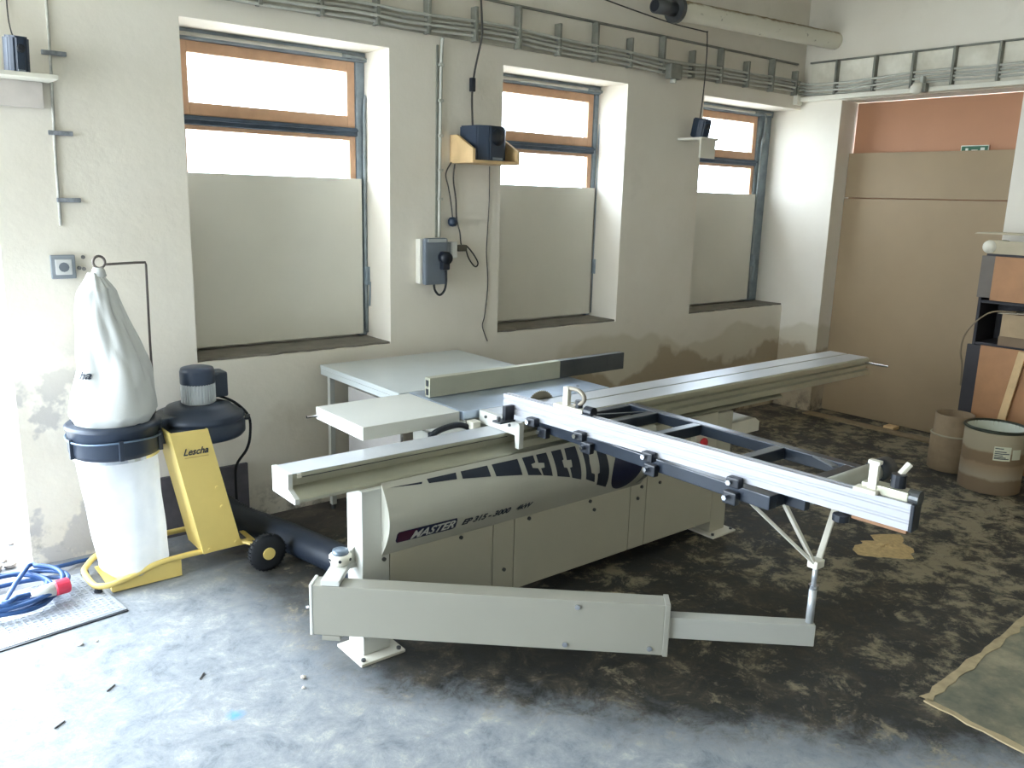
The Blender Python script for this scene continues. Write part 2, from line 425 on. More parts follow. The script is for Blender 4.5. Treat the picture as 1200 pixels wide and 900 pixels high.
# ------------------------------------------------------------------ doorway on the right: orange door behind hardboard sheets
d = struct(obj('door_1', bx((6.955, 2.60, .0), (6.99, 3.97, 2.655), .003), M_ORANGE))
b = bx((XP-.004, 2.596, .005), (XP+.006, 3.975, 1.869), .001)
tag(obj('hardboard_sheet', b, M_HARD), 'tall tan hardboard sheet closing the lower doorway in the right wall', 'hardboard')
b = bx((XP-.004, 2.594, 1.877), (XP+.004, 3.972, 2.243), .001)
tag(obj('hardboard_sheet', b, M_HARD), 'low wide tan hardboard strip above the tall sheet, just under the exit sign', 'hardboard')
es = thing('exit_sign', 'small green and white emergency exit sign half hidden by hardboard', 'sign', (6.93, 2.965, 2.16))
obj('sign_plate', bx((6.928, 2.862, 2.15), (6.934, 3.066, 2.283), .001), mat('sign_white', (226, 230, 216), .5), es)
obj('sign_field', bx((6.926, 2.868, 2.155), (6.928, 3.060, 2.277), 0), mat('sign_green', (34, 92, 62), .5), es)
bb = B(); box(bb, (6.9245, 3.01, 2.20), (6.926, 3.03, 2.262)); box(bb, (6.9245, 2.94, 2.235), (6.926, 2.985, 2.25)); box(bb, (6.9245, 2.89, 2.22), (6.926, 2.92, 2.265))
obj('pictogram', bb, mat('sign_white', (226, 230, 216)), es)
# white ledge over the doorway, plus backing boards of the tray on the right wall
struct(obj('trim_4', bx((6.62, -3.8, 2.662), (XR, YW, 2.70), .006), M_TRIMW))

# ------------------------------------------------------------------ cable trays
def cable_run(axis, a, b, zoff, k, seed):
    rnd = random.Random(seed); pts = []; n = int(abs(b-a)/.16)+1
    for i in range(n+1):
        t = a+(b-a)*i/n; w = .012*math.sin(t*2.3+seed//20)+.006*math.sin(t*6.1)+rnd.uniform(-.002, .002)
        pts.append((t, YW-.035-.018*(k % 2)+w*.5, zoff+w) if axis == 0 else (XR-.035-.018*(k % 2)+w*.5, t, zoff+w))
    return tube(B(), smoothpath(pts, 3), .009, 6)
tr = thing('cable_tray', 'rusty cable tray with grey cables along the top of the window wall', 'cable tray', (3.6, YW, 2.70))
for i in range(17):
    x = 1.17+i*.335
    q = obj('bracket', bx((x-.010, YW-.060, 2.705), (x+.010, YW-.004, 2.955 if i % 2 else 2.90), .003), M_TRAY, tr)
b = B(); box(b, (.65, YW-.02, 2.955), (6.59, YW-.003, 2.968)); obj('tray_rail', b, M_TRAY, tr)
b = B(); box(b, (.65, YW-.012, 2.71), (6.59, YW-.002, 2.815)); obj('tray_back', b, mat('sooty_metal', (186, 182, 166), .8, var=.22, scale=5), tr)
for k in range(4):
    obj('cable', cable_run(0, .66, 6.59, 2.728+.026*k, k, 10), M_CABLE, tr, True)
tr2 = thing('cable_tray', 'cable tray with white backing panels on the right wall above the doorway', 'cable tray', (XR, 1.5, 2.70))
ys = [4.03, 3.70, 3.39, 3.085, 2.765, 2.44, 2.11, 1.78, 1.45]
for y in ys: obj('bracket', bx((XR-.062, y-.009, 2.705), (XR-.012, y+.009, 2.975), .003), M_TRAY, tr2)
M_PANEL = mat('scuffed_white_panel', (238, 234, 220), .7, var=0, scale=5, rgb2=(206, 200, 182))
for y0, y1 in zip([4.29]+ys, ys):
    obj('backing_panel', bx((XR-.012, y1+.006, 2.71), (XR-.002, y0-.006, 2.97), .002), M_PANEL, tr2)
b = B(); box(b, (XR-.018, 1.45, 2.972), (XR-.002, 4.30, 2.985)); obj('tray_rail', b, M_TRAY, tr2)
for k in range(4):
    pts = cable_run(1, 4.30, 1.45, 2.728+.026*k, k, 30); obj('cable', pts, M_CABLE, tr2, True)
# rounded corner bend between the trays
for k in range(4):
    z = 2.728+.026*k; o_ = .035+.018*(k % 2)
    pts = [(6.592, YW-o_, z), (6.65, YW-o_-.01, z), (XR-o_-.006, YW-.08, z-.005), (XR-o_, 4.27, z)]
    obj('cable_bend', tube(B(), smoothpath(pts, 5), .0095, 6), M_CABLE, tr2, True)
jb = obj('junction_box', bx((6.575, YW-.045, 2.635), (6.655, YW-.002, 2.715), .006), M_TRIMW); tag(jb, 'small white junction box in the corner under the cable tray', 'junction box')
jb = thing('junction_box', 'grey cable junction box hanging on the tray between second and third window', 'junction box', (4.9, YW-.08, 2.67))
obj('body', bx((4.86, YW-.12, 2.665), (4.99, YW-.062, 2.77), .012), M_TRAY, jb)
obj('gland', cyl((4.925, YW-.09, 2.64), (4.925, YW-.09, 2.67), .022, 10), M_CABLE, jb)

# thick old heating pipe under the ceiling
hp = thing('heating_pipe', 'thick white flaking pipe with dark flanged end under the ceiling', 'pipe', (5.6, 4.12, 3.05))
y, z0, z1 = 4.10, 3.08, 3.135
N = 40; pp = [(4.72+(XR-4.72)*i/N, y, z0+(z1-z0)*i/N) for i in range(N+1)]
rr = [.068+random.uniform(-.002, .002) for _ in pp]
obj('pipe_jacket', tube(B(), pp, lambda i: rr[i], 20), M_PIPE, hp, True)
obj('flange', cyl((4.69, y, z0), (4.725, y, z0), .088, 24), M_DARKSTEEL, hp)
obj('pipe_stub', tube(B(), [(4.50, y, z0-.006), (4.69, y, z0)], .048, 20), M_DARKSTEEL, hp, True)
obj('pipe_bore', cyl((4.497, y, z0-.006), (4.5005, y, z0-.006), .038, 20), M_BLACK, hp)
# small floodlight on the ledge
fl = thing('sensor_lamp', 'small round white lamp hanging from the cable tray above the doorway', 'lamp', (6.6, 3.29, 2.64))
obj('lamp_head', lathe(B(), [(.0, -.01), (.03, -.008), (.045, .02), (.038, .06), (.018, .085)], (0, 0, 0), 16, False), M_TRIMW, fl, True)
lh = fl.children[-1]; lh.rotation_euler = (.5, 1.2, 0); lh.location = (-.02, .0, .05)
obj('bracket', bx((6.585, 3.26, 2.70), (6.632, 3.285, 2.775), .004), M_CABLE, fl)
obj('hood', bx((6.565, 3.225, 2.655), (6.62, 3.255, 2.72), .006), M_TRAY, fl)
# ================================================================== panel saw
saw = thing('panel_saw', 'large cream sliding table panel saw with long aluminium carriage in the middle of the room', 'saw', (2.6, 2.9, 0))
ZT = .85
# base frame
for (x0, x1) in ((1.48, 1.60), (3.645, 3.775)):
    p = obj('post', bx((x0, 2.69, .012), (x1, 2.81, .695), .004), M_PANELC if x0 > 2 else M_WHITE, saw)
    px = (x0+x1)/2
    fp = obj('foot_plate', bx((px-.10, 2.635, 0), (px+.10, 2.835, .012), .002), M_TRIMW, saw)
    for sx in (-1, 1): obj('bolt', cyl((px+sx*.08, 2.655, .012), (px+sx*.08, 2.655, .022), .009, 6), M_DARKSTEEL, fp)
for (x0, x1, z1) in ((1.603, 2.117, .705), (2.121, 2.236, .705), (2.240, 2.980, .705), (2.984, 3.098, .705), (3.102, 3.643, .705)):
    obj('front_panel', bx((x0, 2.69, .078), (x1, 2.705, z1), .002), M_PANELC, saw)
obj('cabinet', bx((2.16, 2.72, .10), (3.64, 3.40, .685), .004), M_GREY, saw)
obj('cabinet_top', bx((2.18, 2.99, .685), (3.08, 3.40, .81), .004), M_GREY, saw)
obj('base_beam', bx((1.60, 2.73, .30), (2.16, 2.81, .69), .004), M_CREAM, saw)
obj('base_beam', bx((3.655, 2.81, .10), (3.77, 3.40, .69), .004), M_CREAM, saw)
obj('rear_post', bx((3.66, 3.30, .0), (3.76, 3.40, .12), .004), M_CREAM, saw)
obj('rear_post', bx((2.18, 3.30, .0), (2.28, 3.40, .12), .004), M_CREAM, saw)
# duct cover poking out at the right of the base
b = B(); prism(b, [(3.78, .56), (3.82, .60), (4.06, .60), (4.10, .575), (4.10, .52), (3.80, .52)], 1, 2.74, 2.95); obj('motor_cover', b, M_TRIMW, saw)
# e-stop seen through the crosscut table
es = obj('switch_box', bx((3.42, 2.655, .53), (3.52, 2.69, .62), .006), M_TRIMW, saw)
obj('emergency_button', lathe(B(), [(.012, 0), (.012, .012), (.024, .014), (.026, .024), (.018, .032)], (0, 0, 0), 16), M_RED, es, True, label='red emergency stop button')
eb = [c for c in es.children if c.name.startswith('emergency')][0]; eb.rotation_euler = (PI/2, 0, 0); eb.location = (0, -.03, 0)

# bulged front cover with its stickers
def cz(z, off=0.0): return 2.69-.062*math.sin(PI*max(0, min(1, (z-.415)/.30)))-off
prof = [(cz(.415+.30*i/24), .415+.30*i/24) for i in range(25)]
b = B(); n = 25; prev = None
xs = [1.565, 1.572]+[1.7+.2*i for i in range(7)]+[3.05, 3.13]
cols = []
for j, x in enumerate(xs):
    sq = 1.0
    cols.append([b.verts.new((x+(0 if j < len(xs)-1 else -.22*((1-(z-.415)/.3)**2)), y, z)) for y, z in prof])
for A, D in zip(cols, cols[1:]):
    for i in range(n-1): b.faces.new((A[i], A[i+1], D[i+1], D[i]))
for A in (cols[0], cols[-1]): b.faces.new(A)
cover = obj('front_cover', b, M_COVER, saw, label='bulged light grey front cover')
def decal(name, pts, m, off=.0012, label=None):
    bm = B()
    # fine grid conforming to the cover: clip polygon in thin horizontal slices
    zs = sorted(set([p[1] for p in pts])); lo, hi = zs[0], zs[-1]
    f = bm.faces.new([bm.verts.new((x, 0, z)) for x, z in pts])
    k = int((hi-lo)/.012)
    for i in range(1, k+1):
        z = lo+(hi-lo)*i/(k+1)
        bmesh.ops.bisect_plane(bm, geom=bm.verts[:]+bm.edges[:]+bm.faces[:], plane_co=(0, 0, z), plane_no=(0, 0, 1))
    for v in bm.verts: v.co.y = cz(v.co.z, off)
    r = bmesh.ops.extrude_face_region(bm, geom=bm.faces[:])
    for v in r['geom']:
        if isinstance(v, bmesh.types.BMVert): v.co.y -= .0006
    return obj(name, bm, m, cover, label=label)
bands = [[(1.594, .695), (1.742, .691), (1.737, .684)], [(1.766, .697), (1.907, .697), (1.903, .673), (1.77, .681)],
 [(1.931, .697), (2.068, .697), (2.071, .655), (1.931, .67)], [(2.092, .697), (2.232, .697), (2.235, .633), (2.098, .651)],
 [(2.258, .697), (2.321, .697), (2.322, .669), (2.297, .666), (2.299, .651), (2.327, .645), (2.341, .614), (2.266, .627)],
 [(2.339, .697), (2.398, .697), (2.401, .6), (2.349, .612), (2.344, .642), (2.365, .642), (2.369, .66), (2.338, .665)],
 [(2.427, .697), (2.485, .697), (2.483, .656), (2.473, .653), (2.475, .624), (2.492, .619), (2.504, .575), (2.429, .593)],
 [(2.507, .697), (2.574, .697), (2.574, .55), (2.517, .57), (2.509, .616), (2.524, .618), (2.527, .648), (2.501, .65)],
 [(2.603, .697), (2.646, .697), (2.632, .616), (2.639, .57), (2.66, .56), (2.668, .517), (2.606, .545)],
 [(2.69, .697), (2.738, .697), (2.766, .467), (2.69, .499), (2.681, .556), (2.692, .56)]]
for p in bands: decal('sticker_band', p, M_INK, .0012, 'dark segment of the tapering sticker')
decal('round_sticker', [(2.885+.105*math.cos(2*PI*i/32), .545+.115*math.sin(2*PI*i/32)) for i in range(32)], M_BADGE, .0012, 'dark navy disc')
decal('sticker_band', [(3.0, .43), (3.06, .46), (3.08, .55), (3.04, .60), (3.045, .5)], mat('grey_print', (120, 124, 120), .5), .0012)
decal('arrow', [(3.035, .475), (3.05, .465), (3.09, .515), (3.08, .525)], M_INK, .0026)
decal('badge', [(1.612, .47), (1.603, .482), (1.603, .514), (1.610, .522), (1.885, .518), (1.890, .508), (1.892, .47), (1.88, .463)], M_BADGE, .0012, 'navy brand badge with white lettering')
decal('badge_field', [(1.612, .473), (1.606, .512), (1.614, .519), (1.70, .517), (1.665, .472)], M_BADGER, .0024, 'maroon end of the badge')
def print_on_cover(txt, size, shear, bold, x0, x1, z0, z1, m, off):
    bm = textmesh(txt, size, shear, bold)
    lo = [min(v.co[i] for v in bm.verts) for i in range(2)]; hi = [max(v.co[i] for v in bm.verts) for i in range(2)]
    for v in bm.verts:
        x = x0+(v.co.x-lo[0])/(hi[0]-lo[0])*(x1-x0); z = z0+(v.co.y-lo[1])/(hi[1]-lo[1])*(z1-z0)
        v.co = Vector((x, cz(z, off)-(.001 if v.co.z > 0 else 0), z))
    return obj('lettering', bm, m, cover)
print_on_cover('MASTER', .05, .35, .001, 1.672, 1.882, .472, .511, M_WHITE, .0032)
print_on_cover('EP 315 - 3000', .04, .3, .0012, 1.922, 2.178, .471, .501, M_INK, .0012)
print_on_cover('4kW', .04, .3, .0012, 2.212, 2.303, .471, .498, M_INK, .0012)
for x, z in ((1.574, .40), (1.946, .40), (2.32, .40), (2.70, .40), (2.73, .351), (3.036, .343), (3.06, .40), (3.197, .396), (2.182, .191)):
    obj('screw', cyl((x, 2.683, z), (x, 2.692, z), .0085, 10), M_DARKSTEEL, saw)

# fixed rail
rp = [(2.905, .788), (2.775, .788), (2.772, .782), (2.772, .772), (2.795, .768), (2.795, .738), (2.775, .732), (2.722, .714), (2.716, .708), (2.716, .696), (2.905, .696)]
rail = obj('fixed_rail', prism(B(), rp, 0, 1.24, 4.27), M_ALU2, saw, label='long fixed aluminium rail')
b = B(); box(b, (1.24, 2.774, .7885), (2.25, 2.904, .7905)); obj('rail_cover', b, M_ALU, rail)
b = B(); box(b, (1.28, 2.7705, .7715), (2.25, 2.7725, .7745)); obj('rail_slot', b, M_DARKSTEEL, rail)
b = B(); box(b, (1.26, 2.768, .772), (1.275, 2.776, .788)); obj('rail_stop', b, M_TRIMW, rail)
cp = [(2.908, .792), (2.768, .792), (2.768, .735), (2.712, .712), (2.712, .692), (2.908, .692)]
obj('end_cap', prism(B(), cp, 0, 1.222, 1.24), M_WHITE, rail)
# sliding carriage
cpr = [(2.97, ZT), (2.848, ZT), (2.848, ZT-.008), (2.838, ZT-.008), (2.838, ZT), (2.70, ZT), (2.69, .843), (2.69, .827), (2.712, .822), (2.712, .808), (2.694, .803), (2.694, .792), (2.71, .787), (2.71, .776),
       (2.686, .770), (2.686, .738), (2.706, .738), (2.706, .765), (2.715, .793), (2.97, .793)]
car = obj('carriage', prism(B(), cpr, 0, 2.27, 5.19), M_ALU2, saw, label='sliding aluminium carriage')
for y0, y1 in ((2.702, 2.836), (2.850, 2.969)): obj('top_strip', bx((2.272, y0, ZT), (5.188, y1, ZT+.0015), 0), M_ALU, car)
b = B(); prism(b, [(2.972, ZT+.001), (2.69, ZT+.001), (2.684, .84), (2.684, .736), (2.708, .736), (2.716, .792), (2.972, .792)], 0, 2.245, 2.27); obj('end_cap', b, M_WHITE, car)
for y in (2.75, 2.92): obj('screw', cyl((2.238, y, .83), (2.246, y, .83), .007, 8), M_DARKSTEEL, car)
obj('push_bar', bx((5.15, 2.545, .812), (5.17, 2.70, .826), .003), M_CHROME, car)
# machine table, rear table, extension table
tb = obj('main_table', bx((2.165, 2.985, .81), (3.10, 3.445, ZT), .003), M_STEEL, saw, label='blue grey cast machine table')
for x in (2.50, 2.72, 2.98):
    obj('bolt', cyl((x, 3.10, ZT), (x, 3.10, ZT+.001), .008, 10), M_DARKSTEEL, tb)
rt = obj('rear_table', bx((2.11, 3.45, .825), (3.06, 4.295, ZT), .004), M_RTAB, saw, label='wide light grey rear table')
obj('edge_flange', bx((2.11, 3.46, .795), (2.125, 4.29, .825), .002), M_RTAB, rt)
for (x, y) in ((2.13, 4.25), (2.98, 4.25)):
    lg = obj('leg', bx((x, y-.03, .03), (x+.03, y, .825), .002), M_WHITE, saw); obj('leveller', cyl((x+.015, y-.015, 0), (x+.015, y-.015, .03), .012, 10), M_DARKSTEEL, lg)
obj('extension_table', bx((1.66, 3.0, .792), (2.155, 3.43, ZT), .003), M_WHITE, saw, label='small grey extension table')
obj('table_pin', cyl((1.60, 3.40, .815), (1.66, 3.40, .815), .006, 8), M_CHROME, saw)
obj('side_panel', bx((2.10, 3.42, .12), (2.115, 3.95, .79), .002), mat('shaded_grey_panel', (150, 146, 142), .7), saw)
# saw blade, gap knob
N = 48; bl = B(); pts = []
for i in range(N*2):
    a = 2*PI*i/(N*2); r = .095 if i % 2 else .089
    pts.append((2.62+r*math.cos(a), .80+r*math.sin(a)))
obj('blade', prism(bl, pts, 1, 2.977, 2.981), mat('blade_steel', (150, 142, 124), .35, .8, var=.1), saw, label='toothed circular saw blade')
# rip fence
rf = obj('rip_fence', bx((2.18, 3.283, ZT+.003), (3.02, 3.325, .948), .002), M_ALU2, saw, label='low aluminium rip fence')
obj('fence_reflection', bx((3.02, 3.283, ZT+.003), (3.515, 3.325, .948), .002), M_DARKSTEEL, rf, label='end section with a dark reflection put into its colour')  # dark colour stands for a reflection in the aluminium fence
for z in (.862, .905):
    obj('fence_slot', bx((2.1785, 3.293, z), (2.1805, 3.315, z+.03), 0), M_BLACK, rf)
obj('fence_carrier', bx((2.35, 3.325, ZT+.002), (2.55, 3.50, ZT+.03), .004), M_ALU, rf)
# black lever and bracket between extension table and carriage
lv = obj('lever', tube(B(), smoothpath([(1.98, 2.965, .775), (2.03, 2.96, .795), (2.12, 2.965, .80), (2.19, 2.97, .775)], 5), .014, 10), M_BLACK, saw, True)
obj('lever_grip', tube(B(), [(1.98, 2.965, .735), (1.98, 2.965, .785)], .017, 10), M_BLACK, lv, True)
obj('bracket', bx((2.175, 2.925, .775), (2.22, 2.975, .812), .004), M_TRIMW, saw)

# ---- crosscut table: black tube frame
ct = obj('crosscut_frame', bx((2.345, 1.50, .805), (2.39, 2.685, .855), .004), M_NAVY, saw, label='black square tube crosscut table frame')
obj('tube', bx((2.895, 1.46, .805), (2.94, 2.675, .855), .004), M_NAVY, ct)
for y in (2.64, 2.47, 2.22, 1.805, 1.50): obj('cross_tube', bx((2.39, y, .807), (2.895, y+.045, .854), .004), M_NAVY, ct)
obj('brace', beam((2.60, 2.635, .848), (2.90, 2.52, .848), .018, .006), M_NAVY, ct)
obj('brace', beam((2.93, 1.72, .85), (2.85, 1.56, .85), .03, .006), mat('grey_strip', (128, 132, 134), .4, .4), ct)
ro = obj('roller', cyl((2.46, 1.435, .855), (2.90, 1.435, .855), .034, 24), mat('grey_roller', (178, 180, 170), .45, .2), ct, True)
obj('roller_end', cyl((2.90, 1.435, .855), (2.99, 1.435, .855), .042, 20), M_BLACK, ro, True)
obj('roller_arm', bx((2.43, 1.42, .81), (2.46, 1.50, .85), .003), M_NAVY, ro)
# fence on top, slightly askew
F0, F1 = Vector((2.245, 2.80, 0)), Vector((2.365, 1.05, 0)); fd = (F1-F0).normalized(); fn = Vector((-fd.y, fd.x, 0))
FL = (F1-F0).length
FM = Matrix(((fd.x, fn.x, 0, F0.x), (fd.y, fn.y, 0, F0.y), (0, 0, 1, 0), (0, 0, 0, 1)))
fp = [(0, .880), (0, .9), (.003, .903), (.003, .909), (0, .912), (0, .933), (.003, .936), (.003, .942), (0, .945), (0, .962), (.012, .962), (.012, .957), (.024, .957), (.024, .962), (.036, .962), (.036, .880)]
b = prism(B(), fp, 0, 0, FL); bmesh.ops.transform(b, matrix=FM, verts=b.verts[:])
cf = obj('crosscut_fence', b, M_FENCE, saw, label='long bright aluminium crosscut fence')
def onf(lo, hi, name, m, parent=cf, bevel=.003, label=None):
    return obj(name, box(B(), lo, hi, FM, bevel), m, parent, label=label)
def fpt(x, y, z): return FM @ Vector((x, y, z))
onf((FL, -.002, .878), (FL+.012, .05, .962), 'end_cap', M_BLACK)
onf((FL-.17, .002, .868), (FL-.004, .034, .880), 'wood_strip', mat('brown_wood', (150, 112, 82), .7))
obj('knob', cyl(fpt(FL-.20, .0, .852), fpt(FL-.20, .0, .872), .026, 10), M_BLACK, cf); obj('knob_stem', cyl(fpt(FL-.20, .01, .872), fpt(FL-.20, .01, .885), .008, 8), M_CHROME, cf)
# flip stop at the near end
st = onf((FL-.155, .010, .962), (FL-.015, .06, .990), 'stop_body', M_ALU2)
obj('stop_cap', cyl(fpt(FL-.02, .035, .974), fpt(FL+.012, .035, .974), .024, 16), M_DARKSTEEL, st)
onf((FL-.17, -.012, .962), (FL-.10, .03, .975), 'stop_shoe', M_TRIMW, st)
onf((FL-.135, .005, .975), (FL-.108, .022, 1.055), 'stop_post', M_TRIMW, st)
onf((FL-.14, .002, 1.052), (FL-.103, .025, 1.064), 'stop_head', M_TRIMW, st)
obj('stop_knob', cyl(fpt(FL-.06, .045, .99), fpt(FL-.06, .045, 1.03), .022, 12), M_BLACK, st)
obj('lever', beam(fpt(FL-.075, .04, 1.0), fpt(FL-.045, .075, 1.06), .022, .012), M_TRIMW, st)
# second stop with D handle near the carriage
x = .40
st = onf((x-.10, .004, .962), (x+.06, .05, .978), 'stop_body', M_TRIMW)
obj('stop_cap', cyl(fpt(x+.06, .03, .972), fpt(x+.10, .03, .972), .022, 14), M_BLACK, st)
onf((x-.055, .012, .978), (x-.028, .034, 1.055), 'stop_post', M_TRIMW, st)
pts = [fpt(x-.03, .024, 1.05), fpt(x+.02, .024, 1.05), fpt(x+.05, .024, 1.03), fpt(x+.045, .024, 1.005), fpt(x+.0, .024, .985)]
obj('d_handle', tube(B(), smoothpath(pts, 5), .009, 8), mat('warm_grey_cast', (150, 142, 128), .5, .3), st, True)
obj('stop_knob', cyl(fpt(x+.02, .03, .978), fpt(x+.02, .03, 1.008), .016, 12), M_BLACK, st)
# bracket at the far end
bk = onf((.055, -.055, .853), (.075, -.002, .925), 'angle_bracket', M_BLACK)
onf((.03, -.09, .853), (.085, -.002, .862), 'bracket_foot', M_BLACK, bk); obj('bolt', cyl(fpt(.055, -.075, .862), fpt(.055, -.075, .88), .009, 6), M_DARKSTEEL, bk)
# clamps along the near frame tube
for y in (2.60, 2.33, 1.985, 1.62):
    sl = 2.80-y
    c = onf((sl-.02, -.034, .862), (sl+.03, -.001, .898), 'clamp', M_BLACK, cf, .005)
    obj('bolt', cyl(fpt(sl-.005, -.045, .88), fpt(sl-.005, -.033, .88), .010, 6), M_CHROME, c)
    c = obj('clamp', bx((2.318, y-.005, .79), (2.345, y+.05, .835), .005), M_BLACK, cf)
    obj('bolt', cyl((2.300, y+.03, .815), (2.319, y+.03, .815), .010, 6), M_CHROME, c)

# ---- swinging support arm
A0 = Vector((1.263, 2.706, 0)); ad = Vector((.732, -.681, 0)).normalized(); an = Vector((.681, .732, 0)).normalized()
AM = Matrix(((ad.x, an.x, 0, A0.x), (ad.y, an.y, 0, A0.y), (0, 0, 1, 0), (0, 0, 0, 1)))
def onarm(lo, hi, name, m, parent, bevel=.003): return obj(name, box(B(), lo, hi, AM, bevel), m, parent)
arm = onarm((.012, 0, .170), (1.318, .080, .370), 'support_arm', M_CREAM, saw); arm['label'] = 'cream swinging box arm'
onarm((0, -.002, .168), (.012, .084, .374), 'end_cap', M_WHITE, arm)
onarm((1.318, -.003, .166), (1.338, .084, .374), 'end_cap', M_CREAM, arm)
onarm((1.338, .010, .235), (1.862, .062, .318), 'inner_tube', M_GREY, arm)
for s_, z in ((1.0, .345), (1.27, .195), (.96, .192), (1.0, .20)):
    if s_ == 1.0 and z == .20: continue
    p0 = AM @ Vector((s_, -.006, z)); p1 = AM @ Vector((s_, .002, z)); obj('screw', cyl(p0, p1, .010, 10), M_CHROME, arm)
obj('screw', cyl((1.262, 2.735, .27), (1.272, 2.735, .27), .006, 8), M_CHROME, arm)
# pivot bracket on the post
pv = obj('pivot_bracket', box(B(), (.045, .0, .371), (.115, .20, .393), AM @ Matrix.Translation((0, 0, 0)), .003), M_WHITE, arm)
obj('bracket_plate', bx((1.40, 2.74, .372), (1.482, 2.80, .392), .002), M_WHITE, pv)
obj('bracket_plate', box(B(), (.045, .0, .148), (.115, .20, .169), AM, .003), M_CREAM, pv)
obj('gusset', prism(B(), [(1.42, .392), (1.482, .392), (1.482, .46)], 1, 2.75, 2.757), M_WHITE, pv)
kc = AM @ Vector((.08, .15, 0))
obj('pivot_knob', lathe(B(), [(.03, .393), (.036, .398), (.044, .41), (.044, .43), (.036, .437)], (kc.x, kc.y, 0), 20), M_TRIMW, pv, True)
obj('knob_cap', lathe(B(), [(.030, .434), (.033, .44), (.031, .452), (.02, .455)], (kc.x, kc.y, 0), 20), mat('blue_grey_cap', (110, 124, 138), .25, .3), pv, True)
for k in range(6):
    a = k*PI/3; obj('knob_hole', cyl((kc.x+.040*math.cos(a), kc.y+.040*math.sin(a), .42), (kc.x+.046*math.cos(a), kc.y+.046*math.sin(a), .42), .006, 8), M_BLACK, pv)
# strut and Y yoke carrying the crosscut table
sp = AM @ Vector((1.845, .036, 0)); sx, sy = sp.x, sp.y
stt = obj('strut', cyl((sx, sy, .318), (sx, sy, .46), .014, 14), M_SATIN, saw, True, label='steel support strut')
obj('strut_rod', cyl((sx, sy, .46), (sx, sy, .54), .009, 12), M_SATIN, stt, True)
obj('collar', cyl((sx, sy, .452), (sx, sy, .466), .018, 14), M_CHROME, stt)
obj('yoke', bx((sx-.025, sy-.02, .535), (sx+.025, sy+.02, .565), .004), M_TRIMW, stt)
for (x, y) in ((2.37, 1.60), (2.46, 1.52), (2.905, 1.545)):
    obj('yoke_arm', beam((sx+(-.012 if x < sx-.05 else .012), sy, .55), (x, y, .808), .022, .012), M_TRIMW, stt)
# ================================================================== dust extractor
ex = thing('dust_extractor', 'yellow wheeled dust extractor with white filter bag and clear plastic sack by the wall', 'dust extractor', (1.1, 4.0, 0))
CX, CY = .945, 4.02
M_EXB = mat('extractor_black_steel', (46, 56, 72), .4, .1, var=.08, scale=6)
ring = obj('collector_ring', lathe(B(), [(.178, .615), (.19, .618), (.197, .64), (.197, .735), (.206, .742), (.206, .752), (.195, .76), (.17, .765)], (CX, CY, 0), 40, False), M_EXB, ex, True, label='black steel collector ring')
obj('clamp_band', lathe(B(), [(.180, .60), (.186, .602), (.186, .616), (.180, .618)], (CX, CY, 0), 40, False), M_CHROME, ring)
obj('clamp_wire', tube(B(), [(CX+.203*math.cos(a), CY+.203*math.sin(a), .70+.004*math.sin(3*a)) for a in [2*PI*i/40 for i in range(40)]], .0045, 6, True), mat('blue_grey_wire', (120, 140, 165), .4, .5), ring, True)
for a in (-2.9, -1.7, -.6):
    obj('clamp_hook', bx((CX+.199*math.cos(a)-.01, CY+.199*math.sin(a)-.01, .62), (CX+.199*math.cos(a)+.01, CY+.199*math.sin(a)+.01, .71), .003), M_EXB, ring)
# inlet neck between the ring and the fan housing
obj('inlet_neck', bx((1.08, 3.93, .635), (1.22, 4.11, .755), .008), M_EXB, ex)
fx, fy = 1.335, 4.03
obj('fan_housing', lathe(B(), [(.17, .625), (.20, .63), (.212, .645), (.212, .69), (.205, .70), (.205, .715), (.212, .722), (.20, .745), (.165, .752), (.15, .775), (.10, .79)], (fx, fy, 0), 44), M_EXB, ex, True, label='black fan housing')
mo = obj('motor', lathe(B(), [(.072, .785), (.074, .79), (.074, .89), (.07, .895)], (fx, fy, 0), 40), mat('motor_fins_grey', (214, 218, 222), .4, .3, var=.05), ex, True, label='ribbed grey motor')
for k in range(36):
    a = 2*PI*k/36; c, s = math.cos(a), math.sin(a)
    obj('fin', beam((fx+.077*c, fy+.077*s, .795), (fx+.077*c, fy+.077*s, .888), .004, .010, 0), mat('motor_fins_grey', (186, 190, 192)), mo)
obj('motor_cap', lathe(B(), [(.079, .885), (.081, .89), (.081, .945), (.074, .962), (.05, .968)], (fx, fy, 0), 32), mat('motor_cap_navy', (50, 62, 82), .35), ex, True, label='dark motor cap')
obj('terminal_box', bx((fx+.065, fy+.0, .80), (fx+.15, fy+.11, .925), .012), M_EXB, ex)
obj('cable_gland', cyl((fx+.20, fy-.06, .70), (fx+.225, fy-.07, .70), .014, 10), M_BLACK, ex)
obj('power_lead', tube(B(), smoothpath([(fx+.11, fy+.05, .80), (fx+.17, fy-.02, .77), (fx+.222, fy-.06, .70), (fx+.225, fy-.06, .60), (fx+.215, fy-.03, .52), (fx+.19, fy+.05, .42), (fx+.20, fy+.10, .30), (fx+.21, fy+.12, .15), (fx+.22, fy+.15, .012)], 5), .007, 8), M_RUBBER, ex, True)
# bag hoop wire and hook
pts = [(1.135, 4.05, .74), (1.128, 4.03, 1.1), (1.127, 4.01, 1.46), (1.122, 4.0, 1.472), (1.08, 4.0, 1.472), (.97, 4.0, 1.468), (.955, 4.0, 1.468)]
hk = obj('bag_hanger', tube(B(), pts, .0055, 8), mat('rusty_wire', (104, 96, 92), .5, .5), ex, True)
obj('hanger_loop', tube(B(), [(.93+.024*math.cos(a), 4.0, 1.478+.026*math.sin(a)) for a in [2*PI*i/20 for i in range(20)]], .0055, 8, True), mat('rusty_wire', (104, 96, 92)), hk, True)
